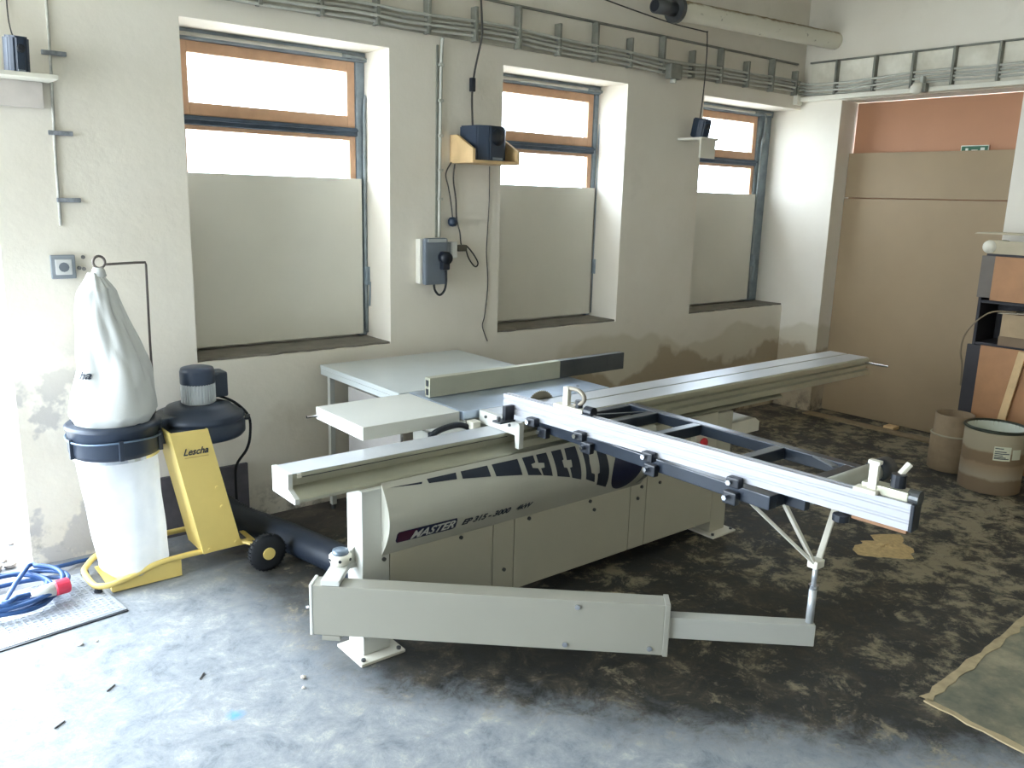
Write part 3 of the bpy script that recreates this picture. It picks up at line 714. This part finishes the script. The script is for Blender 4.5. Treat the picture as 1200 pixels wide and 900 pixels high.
# white cloth bag
def bag_pt(th, t):
    z = .755+t*.675
    r = .187*(1-t**1.3*.64) if t < .9 else .187*(1-.9**1.3*.64)*(1-(t-.9)/.1*.6)
    if t < .08: r = .155+.032*t/.08
    sag = math.exp(-((t-.16)/.14)**2)
    r *= 1+.10*sag*max(0, math.cos(th-3.5))
    f = min(1, max(0, t-.05)*2.2)
    fold = f*(.20*(abs(math.sin(2*th+1.1+1.3*t))-.6)+.13*(abs(math.sin(3.5*th+.4+3.5*t))-.6)+.06*(abs(math.sin(6*th-4*t))-.6))
    fold += .18*math.exp(-((t-.42)/.2)**2)*-max(0, math.cos(2*(th+1.95)))**4
    r *= 1+fold*(.75 if t < .9 else .3)
    cx = CX-.035*t+.012*math.sin(6*t)+ .02*math.sin(3.1*t)
    x = cx+r*math.cos(th)*(1-.12*t); y = CY+.0-.02*t+r*math.sin(th)*(1-.25*t)
    x += .008*noise.noise(Vector((math.cos(th)*2, math.sin(th)*2, t*7)))
    z += .014*noise.noise(Vector((math.cos(th)*3, math.sin(th)*3, t*6+9)))
    return Vector((x, y, z))
b = B(); NT_, NH = 96, 70
g = [[b.verts.new(bag_pt(2*PI*k/NT_, j/NH)) for k in range(NT_)] for j in range(NH+1)]
for j in range(NH):
    for k in range(NT_): b.faces.new((g[j][k], g[j][(k+1) % NT_], g[j+1][(k+1) % NT_], g[j+1][k]))
b.faces.new(g[-1])
fb = obj('filter_bag', b, M_CLOTH, ex, True, label='crumpled white cloth filter bag')
tm = textmesh('cha', .052, .3, .001)
lo = min(v.co.x for v in tm.verts)
for v in tm.verts:
    th = -2.9+(v.co.x-lo)/.16; t = .33+v.co.y/.675
    p = bag_pt(th, t); nrm = Vector((math.cos(th), math.sin(th), 0)); v.co = p+nrm*(.005+(.001 if v.co.z > 0 else 0))
obj('lettering', tm, M_INK, fb)
obj('bag_tie', lathe(B(), [(.028, 1.415), (.032, 1.42), (.026, 1.445), (.02, 1.455)], (.925, 4.0, 0), 16), M_CLOTH, ex, True)
# clear plastic sack
def sack_pt(th, t):
    z = .612-t*.59
    r = .176*(1-.16*t)*(1+.04*math.sin(3*th+1)*t+.025*math.sin(8*th+3*t)+.03*noise.noise(Vector((math.cos(th)*2, math.sin(th)*2, t*4))))
    if t > .93: r *= 1-(t-.93)*4
    return Vector((CX+.035*t+r*math.cos(th), CY-.035*t+r*math.sin(th), z))
b = B(); g = [[b.verts.new(sack_pt(2*PI*k/64, j/36)) for k in range(64)] for j in range(37)]
for j in range(36):
    for k in range(64): b.faces.new((g[j][k], g[j][(k+1) % 64], g[j+1][(k+1) % 64], g[j+1][k]))
b.faces.new(g[-1]); obj('plastic_sack', b, M_FILM, ex, True, label='translucent plastic chip sack')
# inclined yellow stand: front plate with flanges, lean to the right
def stand_q(x, z, y): return (x, y, z)
P = [(1.125, .715), (1.298, .712), (1.432, .105), (1.247, .098)]
b = B(); prism(b, P, 1, 3.812, 3.818); sd = obj('stand_plate', b, M_YEL, ex, label='inclined yellow front plate')
b = B(); prism(b, [(1.125, .715), (1.131, .715), (1.253, .098), (1.247, .098)], 1, 3.818, 4.03); obj('flange', b, M_YEL, sd)
b = B(); prism(b, [(1.292, .712), (1.298, .712), (1.432, .105), (1.426, .105)], 1, 3.818, 4.03); obj('flange', b, M_YEL, sd)
tm = textmesh('Lescha', .06, .35, .0012)
lo = min(v.co.x for v in tm.verts); hi = max(v.co.x for v in tm.verts)
for v in tm.verts: v.co = Vector((1.180+(v.co.x-lo)/(hi-lo)*.115, 3.8115-(.001 if v.co.z > 0 else 0), .600+v.co.y*.75))
obj('lettering', tm, M_INK, sd)
b = B(); box(b, (1.185, 3.8105, .585), (1.295, 3.812, .588)); obj('print_line', b, mat('gold_print', (190, 160, 90), .5), sd)
for x, z in ((1.325, .42), (1.345, .32), (1.405, .125), (1.275, .115)): obj('bolt', cyl((x, 3.805, z), (x, 3.813, z), .008, 10), M_YEL, sd)
# base tube frame and tray
base = [(1.50, 4.17, .10), (1.3, 4.17, .10), (1.0, 4.17, .095), (.86, 4.16, .07), (.80, 4.12, .045), (.775, 4.06, .04), (.775, 3.92, .04), (.79, 3.87, .04), (.84, 3.845, .045), (.92, 3.845, .06), (1.04, 3.845, .092), (1.15, 3.845, .10), (1.30, 3.845, .10), (1.50, 3.845, .10)]
bf = obj('base_frame', tube(B(), smoothpath(base, 5), .014, 10), M_YEL, ex, True, label='bent yellow tube base frame')
b = B(); P = [(.84, .006), (1.15, .006), (1.15, .096), (1.03, .092), (.92, .06), (.84, .045)]
M2 = Matrix.Translation((0, 0, 0))
prism(b, P, 1, 0, .006)
for v in b.verts: v.co.y += 3.842
obj('tray_side', b, M_YEL, bf)
b = B(); prism(b, [(.84, 3.85), (1.15, 3.85), (1.15, 4.16), (.84, 4.16)], 2, .008, .014); obj('tray_floor', b, M_YEL, bf)
b = B(); box(b, (.86, 4.163, .01), (1.15, 4.169, .09)); obj('tray_side', b, M_YEL, bf)
for (x, y) in ((.785, 4.10), (.79, 3.875)):
    obj('foot', lathe(B(), [(.014, .011), (.018, .013), (.016, .030), (.010, .036)], (x, y, 0), 12), M_BLACK, bf)
obj('axle', cyl((1.505, 3.66, .092), (1.505, 4.28, .092), .011, 12), M_YEL, bf)
obj('axle_strut', beam((1.41, 3.86, .12), (1.505, 3.74, .10), .02, .012), M_YEL, bf)
for y in (3.655, 4.235):
    wp = [(.03, 0), (.06, .0), (.075, .006), (.090, .012), (.092, .022), (.090, .034), (.075, .042), (.06, .048), (.03, .048)]
    b = B(); lathe(b, wp, (0, 0, 0), 40)
    for v in b.verts: v.co = Vector((1.505+v.co.x, y+v.co.z, .092+v.co.y))
    w = obj('wheel', b, M_RUBBER, ex, True, label='black rubber wheel with yellow hub')
    obj('hub', cyl((1.505, y-.006, .092), (1.505, y+.0, .092), .030, 20), M_YEL, w)
    for k in range(30):
        a = 2*PI*k/30; obj('tread_lug', beam((1.505+.091*math.cos(a), y+.006, .092+.091*math.sin(a)), (1.505+.091*math.cos(a), y+.042, .092+.091*math.sin(a)), .006, .004, 0), M_RUBBER, w)
# suction hose along the floor to the saw
pts = smoothpath([(1.30, 4.05, .62), (1.32, 4.08, .45), (1.38, 4.10, .28), (1.52, 4.06, .14), (1.66, 3.86, .085), (1.75, 3.45, .082), (1.80, 3.15, .085), (1.86, 3.02, .085)], 26)
b = tube(B(), pts, lambda i: .070 if i % 2 else .075, 20); obj('suction_hose', b, mat('hose_black', (30, 38, 50), .45, var=.1), ex, True, label='thick black ribbed suction hose')
# dark sheet at the foot of the wall
tag(obj('wall_sheet', bx((1.13, 4.335, 0), (1.685, 4.357, .335), .003), mat('dark_bitumen_sheet', (88, 84, 88), .85, var=.2, scale=8)), 'low dark grey sheet against the wall behind the yellow dust extractor', 'sheet')

# ------------------------------------------------------------------ floor by the entrance: tread plate, blue cable, rubble
def tread_mat():
    t = NT('tread_plate_steel'); t.base(t.ramp(t.noise(5), [(.3, lin((150, 156, 166))), (.7, lin((184, 188, 194)))]))
    t.b.inputs['Roughness'].default_value = .5; t.b.inputs['Metallic'].default_value = .3; return t.m
tp = thing('tread_plate', 'grey ribbed steel tread plate on the floor below the blue cable coil', 'floor plate', (.2, 3.85, 0))
Mt = Matrix.Translation((.85, 3.645, 0)) @ Matrix.Rotation(.12, 4, 'Z')
obj('plate', box(B(), (-1.45, 0, 0), (0, .50, .008), Mt, 0), tread_mat(), tp)
b = B()
for i in range(58): box(b, (-1.44+i*.025, .01, .008), (-1.432+i*.025, .49, .0105), Mt)
for j in range(20): box(b, (-1.44, .012+j*.025, .008), (-.01, .017+j*.025, .0098), Mt)
rb = obj('ribs', b, tread_mat(), tp); rb['kind'] = 'stuff'
obj('edge_strip', box(B(), (-1.45, -.014, 0), (0, -.001, .006), Mt, 0), M_BLACK, tp)
rnd = random.Random(11); pts = []
for i in range(0, 5*40+1):
    a = 2*PI*i/40; k = i/40
    rx = (.20+.02*math.sin(k*2.1)+.015*math.cos(k*5)); ry = .175+.02*math.sin(k*3.3+1)
    ox, oy = .03*math.sin(k*1.7), .03*math.cos(k*2.3)
    pts.append((.45+ox+rx*math.cos(a+1.1), 4.0+oy+ry*math.sin(a+1.1), .034+.010*k+.010*math.sin(a*1.5+k)))
pts = [(.84, 4.26, .015), (.77, 4.25, .02), (.70, 4.22, .03)]+pts[4:]+[(.42, 3.83, .09), (.47, 3.84, .095), (.53, 3.845, .09)]
cc = thing('extension_cable', 'coiled thick blue extension cable with red and white plug on the floor', 'cable', (.5, 4.0, .0))
obj('cable_coil', tube(B(), smoothpath(pts, 2), .0105, 8), M_BLUEC, cc, True)
d_ = Vector((.137, .018, 0)).normalized(); p0 = Vector((.52, 3.845, .085))
pl = obj('plug_body', tube(B(), [p0, p0+d_*.03, p0+d_*.045, p0+d_*.10], lambda i: (.016, .022, .028, .03)[i], 16), mat('plug_white', (214, 214, 210), .5), cc, True)
obj('plug_head', tube(B(), [p0+d_*.095, p0+d_*.10, p0+d_*.15, p0+d_*.155], lambda i: (.030, .034, .034, .03)[i], 16), mat('plug_red', (222, 60, 88), .4), cc, label='red plug head')
for k in range(14):
    x = rnd.uniform(.30, .60); y = rnd.uniform(4.40, 4.72); s = rnd.uniform(.012, .04)
    b = B(); bmesh.ops.create_icosphere(b, subdivisions=1, radius=s)
    for v in b.verts: v.co = Vector((x+v.co.x*rnd.uniform(.8, 1.3), y+v.co.y*rnd.uniform(.8, 1.3), max(0, s*.45+v.co.z*rnd.uniform(.5, .8))))
    tag(obj('rubble_stone', b, mat('rubble', (176, 166, 158), .9, var=.15, scale=20)), 'small broken plaster stone on the entrance threshold', 'stone', 'rubble on the threshold')

# ------------------------------------------------------------------ wall shelves and loudspeakers
def shelf(x0, x1, yf, z0, zb, zf, label, m=M_WOOD, sides=(0, 1)):
    t = thing('wall_shelf', label, 'shelf', ((x0+x1)/2, YW, z0))
    obj('shelf_board', bx((x0, yf, z0), (x1, YW-.002, z0+.018), .002), m, t)
    prof = [(YW-.002, z0+.018), (YW-.002, zb), (YW-.07, zb), (yf, zf), (yf, z0+.018)]
    for k in sides:
        xx = x0 if k == 0 else x1-.018
        obj('side_panel', prism(B(), prof, 0, xx, xx+.018), m, t)
    return t
shelf(3.03, 3.385, 4.12, 1.995, 2.16, 2.075, 'pale wooden shelf with sloped sides between the first and second window')
M_SPK = mat('speaker_blue_black', (40, 54, 74), .45, var=.1, scale=8)
def speaker(x, y, z, w, d, h, rz, label, tilt=0):
    t = thing('loudspeaker', label, 'loudspeaker', (x, y, z))
    b = B(); pr = [(-w/2, d/2), (-w/2, -d*.25), (-w*.25, -d/2), (w*.25, -d/2), (w/2, -d*.25), (w/2, d/2)]
    prism(b, pr, 2, 0, h); bmesh.ops.bevel(b, geom=b.edges[:], offset=.008, segments=2, affect='EDGES')
    M = Matrix.Translation((x, y, z)) @ Matrix.Rotation(rz, 4, 'Z') @ Matrix.Rotation(tilt, 4, 'X')
    bmesh.ops.transform(b, matrix=M, verts=b.verts[:]); obj('enclosure', b, M_SPK, t)
    b = B(); lathe(b, [(w*.20, 0), (w*.2, .004), (w*.05, .006)], (0, 0, 0), 24)
    bmesh.ops.transform(b, matrix=M @ Matrix.Translation((0, -d/2-.001, h*.68)) @ Matrix.Rotation(PI/2, 4, 'X'), verts=b.verts[:]); obj('cone', b, M_BLACK, t, True)
    b = box(B(), (-w*.16, -d/2-.006, .004), (w*.16, -d/2-.001, .018), M); obj('nameplate', b, mat('plate_grey', (140, 150, 160), .4, .4), t)
    return t
speaker(3.20, 4.225, 2.014, .25, .20, .20, .15, 'dark blue loudspeaker on the pale wooden shelf beside the second window')
shelf(5.12, 5.32, 4.13, 2.255, 2.256+.03, 2.256+.02, 'thin grey wall shelf at the third window', M_BOARD, ())
sh = [o for o in bpy.data.objects if o.name.startswith('wall_shelf')][-1]
obj('apron', bx((5.13, 4.14, 2.125), (5.30, 4.156, 2.255), .002), M_BOARD, sh)
speaker(5.235, 4.24, 2.274, .11, .12, .14, -.3, 'small dark loudspeaker on the thin shelf by the third window', .25)
shelf(.30, .866, 4.16, 2.24, 2.27, 2.265, 'pale shelf high on the wall left of the first window', M_TRIMW, ())
sh = [o for o in bpy.data.objects if o.name.startswith('wall_shelf')][-1]
obj('apron', bx((.32, 4.33, 2.13), (.835, 4.355, 2.24), .002), mat('pale_apron', (212, 204, 196), .7), sh)
speaker(.735, 4.27, 2.26, .085, .10, .15, .1, 'small dark loudspeaker on the shelf at the far left', .12)
# left wall stubs and old conduit line
oc = thing('old_conduit', 'thin old vertical conduit with three short pipe clips on the wall at far left', 'conduit', (.87, YW, 1.6))
obj('conduit', tube(B(), [(.885, YW-.006, 2.75), (.88, YW-.006, 2.35), (.866, YW-.006, 1.95), (.862, YW-.006, 1.62)], .006, 8), mat('white_conduit', (206, 204, 196), .7, var=.2, scale=20), oc, True)
for x, z in ((.90, 2.37), (.90, 2.03), (.91, 1.735)):
    obj('clip', bx((x-.055, YW-.016, z-.010), (x+.045, YW-.002, z+.010), .003), mat('clip_grey', (156, 160, 166), .8, var=.3, scale=30), oc)
def wire(name, pts, r, m, label, k=6): return tag(obj(name, tube(B(), smoothpath(pts, k), r, 6), m, None, True), label, 'wire')
wire('speaker_wire', [(.735, 4.30, 2.40), (.73, YW-.01, 2.5), (.735, YW-.01, 2.75)], .003, M_WIRE, 'thin wire rising from the far left loudspeaker')
so = thing('wall_socket', 'square grey framed wall socket left of the white filter bag', 'socket', (.856, YW, 1.43))
obj('frame', bx((.805, YW-.022, 1.378), (.908, YW-.002, 1.487), .004), mat('socket_grey', (140, 146, 152), .6), so)
obj('insert', bx((.822, YW-.027, 1.397), (.891, YW-.022, 1.468), .003), mat('socket_white', (214, 214, 212), .5), so)
b = cyl((.857, YW-.03, 1.432), (.857, YW-.026, 1.432), .022, 12); obj('outlet_hole', b, mat('socket_dark', (110, 116, 124), .6), so)
for x, z in ((.945, 1.475), (.945, 1.42), (.925, 1.425)):
    tag(obj('wall_plug', cyl((x, YW-.012, z), (x, YW-.001, z), .009, 8), mat('rust_clip', (120, 118, 116))), 'old screw plug in the wall beside the grey socket', 'screw', 'old wall plugs')

# ------------------------------------------------------------------ switch box group on the wall
sb = thing('switch_box', 'grey electrical switch box with black plug on the wall left of the second window', 'switch box', (2.88, YW, 1.27))
obj('back_box', bx((2.785, YW-.05, 1.275), (2.985, YW-.002, 1.545), .008), M_TRIMW, sb)
obj('cover', bx((2.80, YW-.09, 1.27), (2.965, YW-.05, 1.55), .014), M_BOXG, sb)
obj('rim', bx((2.815, YW-.096, 1.525), (2.95, YW-.089, 1.545), .003), mat('light_rim', (176, 180, 180), .5), sb)
obj('plug', cyl((2.925, YW-.145, 1.43), (2.925, YW-.085, 1.435), .036, 16), M_BLACK, sb, True)
obj('plug_grip', bx((2.90, YW-.135, 1.36), (2.95, YW-.09, 1.47), .010), M_BLACK, sb)
obj('lead', tube(B(), smoothpath([(2.93, YW-.11, 1.38), (2.945, YW-.10, 1.30), (2.94, YW-.09, 1.235), (2.91, YW-.08, 1.205), (2.88, YW-.075, 1.235), (2.875, YW-.07, 1.275)], 5), .007, 8), M_RUBBER, sb, True)
so = thing('wall_socket', 'small white double socket on the wall just right of the grey switch box', 'socket', (3.03, YW, 1.43))
obj('body', bx((2.99, YW-.04, 1.43), (3.025, YW-.002, 1.52), .004), mat('socket_grey', (140, 146, 152)), so)
obj('face', bx((3.02, YW-.055, 1.425), (3.058, YW-.002, 1.525), .004), mat('socket_bright', (246, 246, 242), .5), so)
obj('adapter', bx((3.06, YW-.06, 1.465), (3.13, YW-.02, 1.505), .006), mat('brown_plug', (84, 78, 66), .6), so)
fl_ = thing('float_switch', 'small dark round plug hanging on its cord above the white socket', 'plug', (3.035, YW-.02, 1.62))
obj('body', lathe(B(), [(.0, -.03), (.02, -.026), (.03, -.01), (.03, .01), (.02, .026), (0, .03)], (3.035, YW-.034, 1.645), 16, False), M_SPK, fl_, True)
obj('cord', tube(B(), smoothpath([(3.03, YW-.02, 2.0), (2.99, YW-.02, 1.93), (3.01, YW-.02, 1.85), (3.03, YW-.02, 1.76), (3.036, YW-.03, 1.67)], 5), .004, 6), M_WIRE, fl_, True)
wire('hanging_cord', [(3.055, YW-.02, 1.99), (3.05, YW-.015, 1.90), (3.07, YW-.015, 1.78), (3.075, YW-.02, 1.66), (3.10, YW-.02, 1.58), (3.11, YW-.025, 1.50), (3.15, YW-.025, 1.495), (3.21, YW-.02, 1.44), (3.245, YW-.02, 1.385), (3.22, YW-.02, 1.365), (3.17, YW-.02, 1.42), (3.14, YW-.03, 1.48)], .0045, M_WIRE, 'dark cord looping to the right of the white socket')
wire('thin_wire', [(3.333, YW-.006, 1.99), (3.336, YW-.006, 1.8), (3.328, YW-.006, 1.6), (3.322, YW-.006, 1.45), (3.338, YW-.006, 1.25), (3.318, YW-.006, 1.05), (3.30, YW-.006, .98), (3.32, YW-.006, .92), (3.345, YW-.006, .87)], .003, M_WIRE, 'thin wavy wire running down the wall below the wooden shelf')
dw = thing('conduit_drop', 'white conduit dropping from the tray to the grey switch box', 'conduit', (2.945, YW, 1.55))
obj('conduit', tube(B(), smoothpath([(2.955, YW-.03, 2.70), (2.955, YW-.02, 2.66), (2.952, YW-.014, 2.4), (2.948, YW-.014, 1.55)], 6), .010, 8), M_CABLE, dw, True)
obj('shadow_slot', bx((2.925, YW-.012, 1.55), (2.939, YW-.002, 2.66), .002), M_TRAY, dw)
for z in (2.55, 2.35, 2.15, 1.95, 1.78): obj('clip', bx((2.935, YW-.026, z-.008), (2.968, YW-.002, z+.008), .002), M_CABLE, dw)
pw = thing('pendant_wire', 'twisted dark wire with inline coupling hanging down to the shelf loudspeaker', 'wire', (3.17, YW, 2.2))
obj('wire', tube(B(), smoothpath([(3.19, YW-.065, 3.05), (3.20, YW-.08, 2.80), (3.205, YW-.07, 2.72), (3.19, YW-.03, 2.55), (3.17, YW-.03, 2.40), (3.165, YW-.05, 2.21)], 6), .006, 6), M_WIRE, pw, True)
obj('coupling', bx((3.158, YW-.045, 2.42), (3.186, YW-.015, 2.50), .004), M_BLACK, pw)
wire('ceiling_wire', [(3.9, 4.3, 3.13), (4.4, 4.29, 3.08), (4.9, 4.28, 3.04), (5.25, 4.28, 3.035), (5.27, 4.27, 3.02), (5.27, 4.26, 2.85), (5.25, 4.25, 2.6), (5.23, 4.25, 2.40)], .0045, M_WIRE, 'thin sagging wire from the ceiling down to the third window loudspeaker', 5)
# ================================================================== right corner: drums, storage shelf, odds and ends
def drum(x, y, r, h, label, rimm, labelled):
    t = thing('fibre_drum', label, 'drum', (x, y, 0))
    m = MATS.get('drum_kraft')
    if m is None:
        T = NT('drum_kraft'); sep = T.n('ShaderNodeSeparateXYZ'); T.l(T.coord(), sep.inputs[0])
        band = T.math('ADD', sep.outputs[2], T.math('MULTIPLY', T.noise(5, 4), .06))
        c = T.ramp(T.math('MULTIPLY', band, 2.0), [(.0, lin((132, 112, 88))), (.24, lin((132, 112, 88))), (.27, lin((164, 150, 128))), (.44, lin((150, 128, 100))), (.47, lin((128, 106, 80))), (.60, lin((128, 106, 80))), (.63, lin((158, 146, 122)))])
        T.base(c); T.b.inputs['Roughness'].default_value = .8; m = T.m; MATS['drum_kraft'] = m
    obj('shell', lathe(B(), [(r*.97, .0), (r, .006), (r, h-.012), (r*.985, h), (r*.95, h), (r*.95, .02)], (x, y, 0), 48), m, t, True)
    obj('rim', tube(B(), [(x+r*math.cos(a), y+r*math.sin(a), h-.004) for a in [2*PI*i/48 for i in range(48)]], .011, 8, True), rimm, t, True)
    if labelled:
        a0 = math.atan2(-y, -x)
        def lab(aa, ab, z0, z1, off, mm, name, par):
            b = B(); n = 10; lo = [b.verts.new((x+(r+off)*math.cos(aa+(ab-aa)*i/n), y+(r+off)*math.sin(aa+(ab-aa)*i/n), z0)) for i in range(n+1)]
            hi = [b.verts.new((v.co.x, v.co.y, z1)) for v in lo]
            for i in range(n): b.faces.new((lo[i], lo[i+1], hi[i+1], hi[i]))
            return obj(name, b, mm, par)
        wl = mat('label_paper', (214, 214, 190), .7)
        L = lab(a0+.02, a0+.56, h*.56, h*.78, .002, wl, 'label', t)
        for k, z in enumerate((.745, .695, .665, .635, .605, .585)):
            lab(a0+.05, a0+.25+.2*((k*7) % 3)/2+.06, h*z, h*(z+.014), .0035, M_INK, 'print_line', L)
        lab(a0+.62, a0+.95, h*.58, h*.74, .002, wl, 'label', t)
    return t
drum(5.86, 2.12, .185, .42, 'big kraft fibre drum with white label in front of the storage shelf', mat('rim_dark_green', (52, 58, 48), .4, .5), True)
# lining of the big drum
obj('inner_liner', lathe(B(), [(.1755, .414), (.1745, .10), (.0001, .10)], (5.86, 2.12, 0), 40, False), mat('liner_white', (216, 220, 206), .7), bpy.data.objects['fibre_drum'], True)
t = thing('fibre_drum', 'smaller kraft drum with a stepped sleeve left of the big drum', 'drum', (6.06, 2.47, 0))
obj('shell', lathe(B(), [(.135, 0), (.14, .005), (.14, .25), (.137, .255), (.126, .255), (.126, .40), (.117, .40), (.117, .02)], (6.06, 2.47, 0), 40), mat('drum_worn', (152, 130, 102), .85, var=.15, scale=6), t, True)
obj('rim', tube(B(), [(6.06+.138*math.cos(a), 2.47+.138*math.sin(a), .255) for a in [2*PI*i/40 for i in range(40)]], .006, 8, True), mat('rim_pale', (176, 166, 140), .7), t, True)

# storage shelf against the right wall
M_GREYST = mat('grey_side_board', (118, 110, 102), .75, var=.08)
M_BROWN = mat('brown_plywood', (180, 132, 92), .65, var=.1, scale=5)
M_DARKW = mat('dark_board', (58, 56, 60), .7, var=.1)
sf = thing('storage_shelf', 'tall improvised storage shelf with brown board fronts beside the doorway', 'shelf', (6.5, 2.1, 0))
obj('side_board', bx((6.33, 2.46, 1.20), (6.36, 2.555, 1.49), .002), M_GREYST, sf)
obj('side_board', bx((6.355, 2.53, 0), (6.66, 2.55, 1.49), .002), M_DARKW, sf)
obj('front_board', bx((6.325, 1.2, 1.185), (6.34, 2.465, 1.49), .002), M_BROWN, sf)
obj('shelf_board', bx((6.36, 1.2, .86), (6.66, 2.53, .88), .002), M_DARKW, sf)
obj('shelf_board', bx((6.36, 1.2, 1.16), (6.66, 2.53, 1.18), .002), M_DARKW, sf)
obj('shelf_board', bx((6.34, 1.2, 1.49), (6.66, 2.53, 1.505), .002), M_DARKW, sf)
obj('back_board', bx((6.66, 1.2, 0), (6.68, 2.55, 1.49), .002), M_DARKW, sf)
obj('front_post', bx((6.33, 2.47, 0), (6.355, 2.57, .86), .002), M_DARKW, sf)
obj('front_board', bx((6.322, 1.2, .0), (6.335, 2.475, .865), .002), M_BROWN, sf)
obj('hole', cyl((6.3205, 2.02, .42), (6.3225, 2.02, .42), .03, 14), M_BLACK, sf)
# things on and in it
tag(obj('wood_plank', beam((6.275, 2.30, .006), (6.298, 2.19, .86), .02, .05, .002), M_WOOD), 'pale wooden plank leaning on the storage shelf front behind the big drum', 'plank')
cb = thing('cardboard_box', 'open tan cardboard box on the middle shelf', 'box', (6.42, 2.25, .88))
obj('box_body', bx((6.34, 2.15, .93), (6.60, 2.37, 1.10), .003), M_CARD, cb)
obj('flap', beam((6.47, 2.40, 1.10), (6.47, 2.05, 1.125), .26, .006, 0), mat('card_pale', (196, 184, 160), .8), cb)
obj('side_flap', bx((6.325, 2.16, .88), (6.337, 2.37, .945), .002), mat('card_dark', (128, 108, 86), .8), cb)
tag(obj('tool_case', bx((6.33, 1.95, .885), (6.50, 2.13, .99), .012), M_BLACK), 'small black case beside the cardboard box on the middle shelf', 'case')
tag(obj('wood_offcut', bx((6.255, 1.80, .885), (6.325, 1.94, .94), .003), M_WOOD), 'pale wood offcut lying at the edge of the middle shelf', 'offcut')
ctop = thing('cardboard_tray', 'long pale cardboard tray lying on top of the storage shelf', 'tray', (6.45, 2.1, 1.505))
ct_m = mat('card_grey', (190, 178, 152), .8, var=.06)
pts = [(2.50, 1.51), (2.30, 1.51), (2.05, 1.525), (1.75, 1.545), (1.4, 1.55)]
b = B(); prism(b, [(2.53, 1.507), (2.28, 1.507), (1.3, 1.535), (1.3, 1.63), (2.3, 1.595), (2.53, 1.60)], 0, 6.33, 6.345); obj('tray_side', b, ct_m, ctop)
b = B(); prism(b, [(2.53, 1.507), (2.28, 1.507), (1.3, 1.535), (1.3, 1.545), (2.3, 1.517), (2.53, 1.517)], 0, 6.345, 6.62); obj('tray_floor', b, ct_m, ctop)
b = B(); prism(b, [(2.62, 1.640), (1.3, 1.635), (1.3, 1.655), (2.3, 1.652), (2.60, 1.65)], 0, 6.31, 6.60); obj('tray_lid', b, ct_m, ctop)
obj('roll_end', cyl((6.32, 2.515, 1.553), (6.60, 2.515, 1.553), .044, 20), mat('roll_white', (224, 218, 200), .7), ctop, True)
wire('band_strap', [(6.33, 2.28, 1.12), (6.31, 2.42, 1.11), (6.30, 2.52, 1.03), (6.30, 2.585, .92), (6.31, 2.60, .80), (6.33, 2.585, .70), (6.34, 2.58, .55)], .006, mat('strap_brown', (132, 116, 92), .7), 'loose brown strap hanging down the side of the storage shelf')
tag(obj('wood_chip', bx((6.70, 3.20, .0), (6.80, 3.29, .03), .006), M_WOOD), 'small pale wood block on the floor before the hardboard', 'wood block')
tag(obj('floor_batten', bx((6.58, 2.62, 0), (6.70, 3.97, .012), .002), M_DUST), 'dusty flat threshold batten in front of the doorway', 'batten')
# sawdust heap
b = B(); rnd = random.Random(9); R_, Cn = 28, 10
rows = []
for j in range(Cn+1):
    f = j/Cn
    rows.append([b.verts.new((4.30+(.17*f*(1+.28*math.sin(2*a+1)+.2*math.sin(5*a)))*math.cos(a), 2.02+(.13*f*(1+.28*math.sin(3*a)+.2*math.sin(7*a+2)))*math.sin(a), .0006+.012*(1-f)**1.4*(1+.4*rnd.uniform(-1, 1)))) for a in [2*PI*k/R_ for k in range(R_)]])
for A, D in zip(rows, rows[1:]):
    for k in range(R_): b.faces.new((A[k], A[(k+1) % R_], D[(k+1) % R_], D[k]))
o = tag(obj('sawdust', b, mat('sawdust', (206, 178, 128), .95, var=.15, scale=40, bump=.4, bscale=90)), 'small heap of sawdust on the dark floor past the crosscut fence end', 'sawdust'); o['kind'] = 'stuff'
# crumbs on the floor
for (x, y, s) in ((1.227, 2.702, .011), (1.20, 2.64, .007), (.62, 3.45, .012), (.68, 3.44, .007)):
    b = B(); bmesh.ops.create_icosphere(b, subdivisions=1, radius=s)
    for v in b.verts: v.co = Vector((x+v.co.x*rnd.uniform(.8, 1.4), y+v.co.y*rnd.uniform(.8, 1.4), max(0, s*.5+v.co.z*.7)))
    tag(obj('plaster_crumb', b, mat('crumb', (206, 200, 190), .9)), 'tiny pale plaster crumb on the open floor', 'crumb', 'plaster crumbs on the floor')
for (x, y, a) in ((.637, 3.056, .7), (.929, 2.938, .9), (.441, 2.927, .6)):
    d_ = Vector((math.cos(a), math.sin(a), 0))*.022
    tag(obj('wood_splinter', beam(Vector((x, y, .003))-d_, Vector((x, y, .003))+d_, .004, .004, 0), M_WIRE), 'thin dark wood splinter lying on the open floor', 'splinter', 'splinters on the floor')
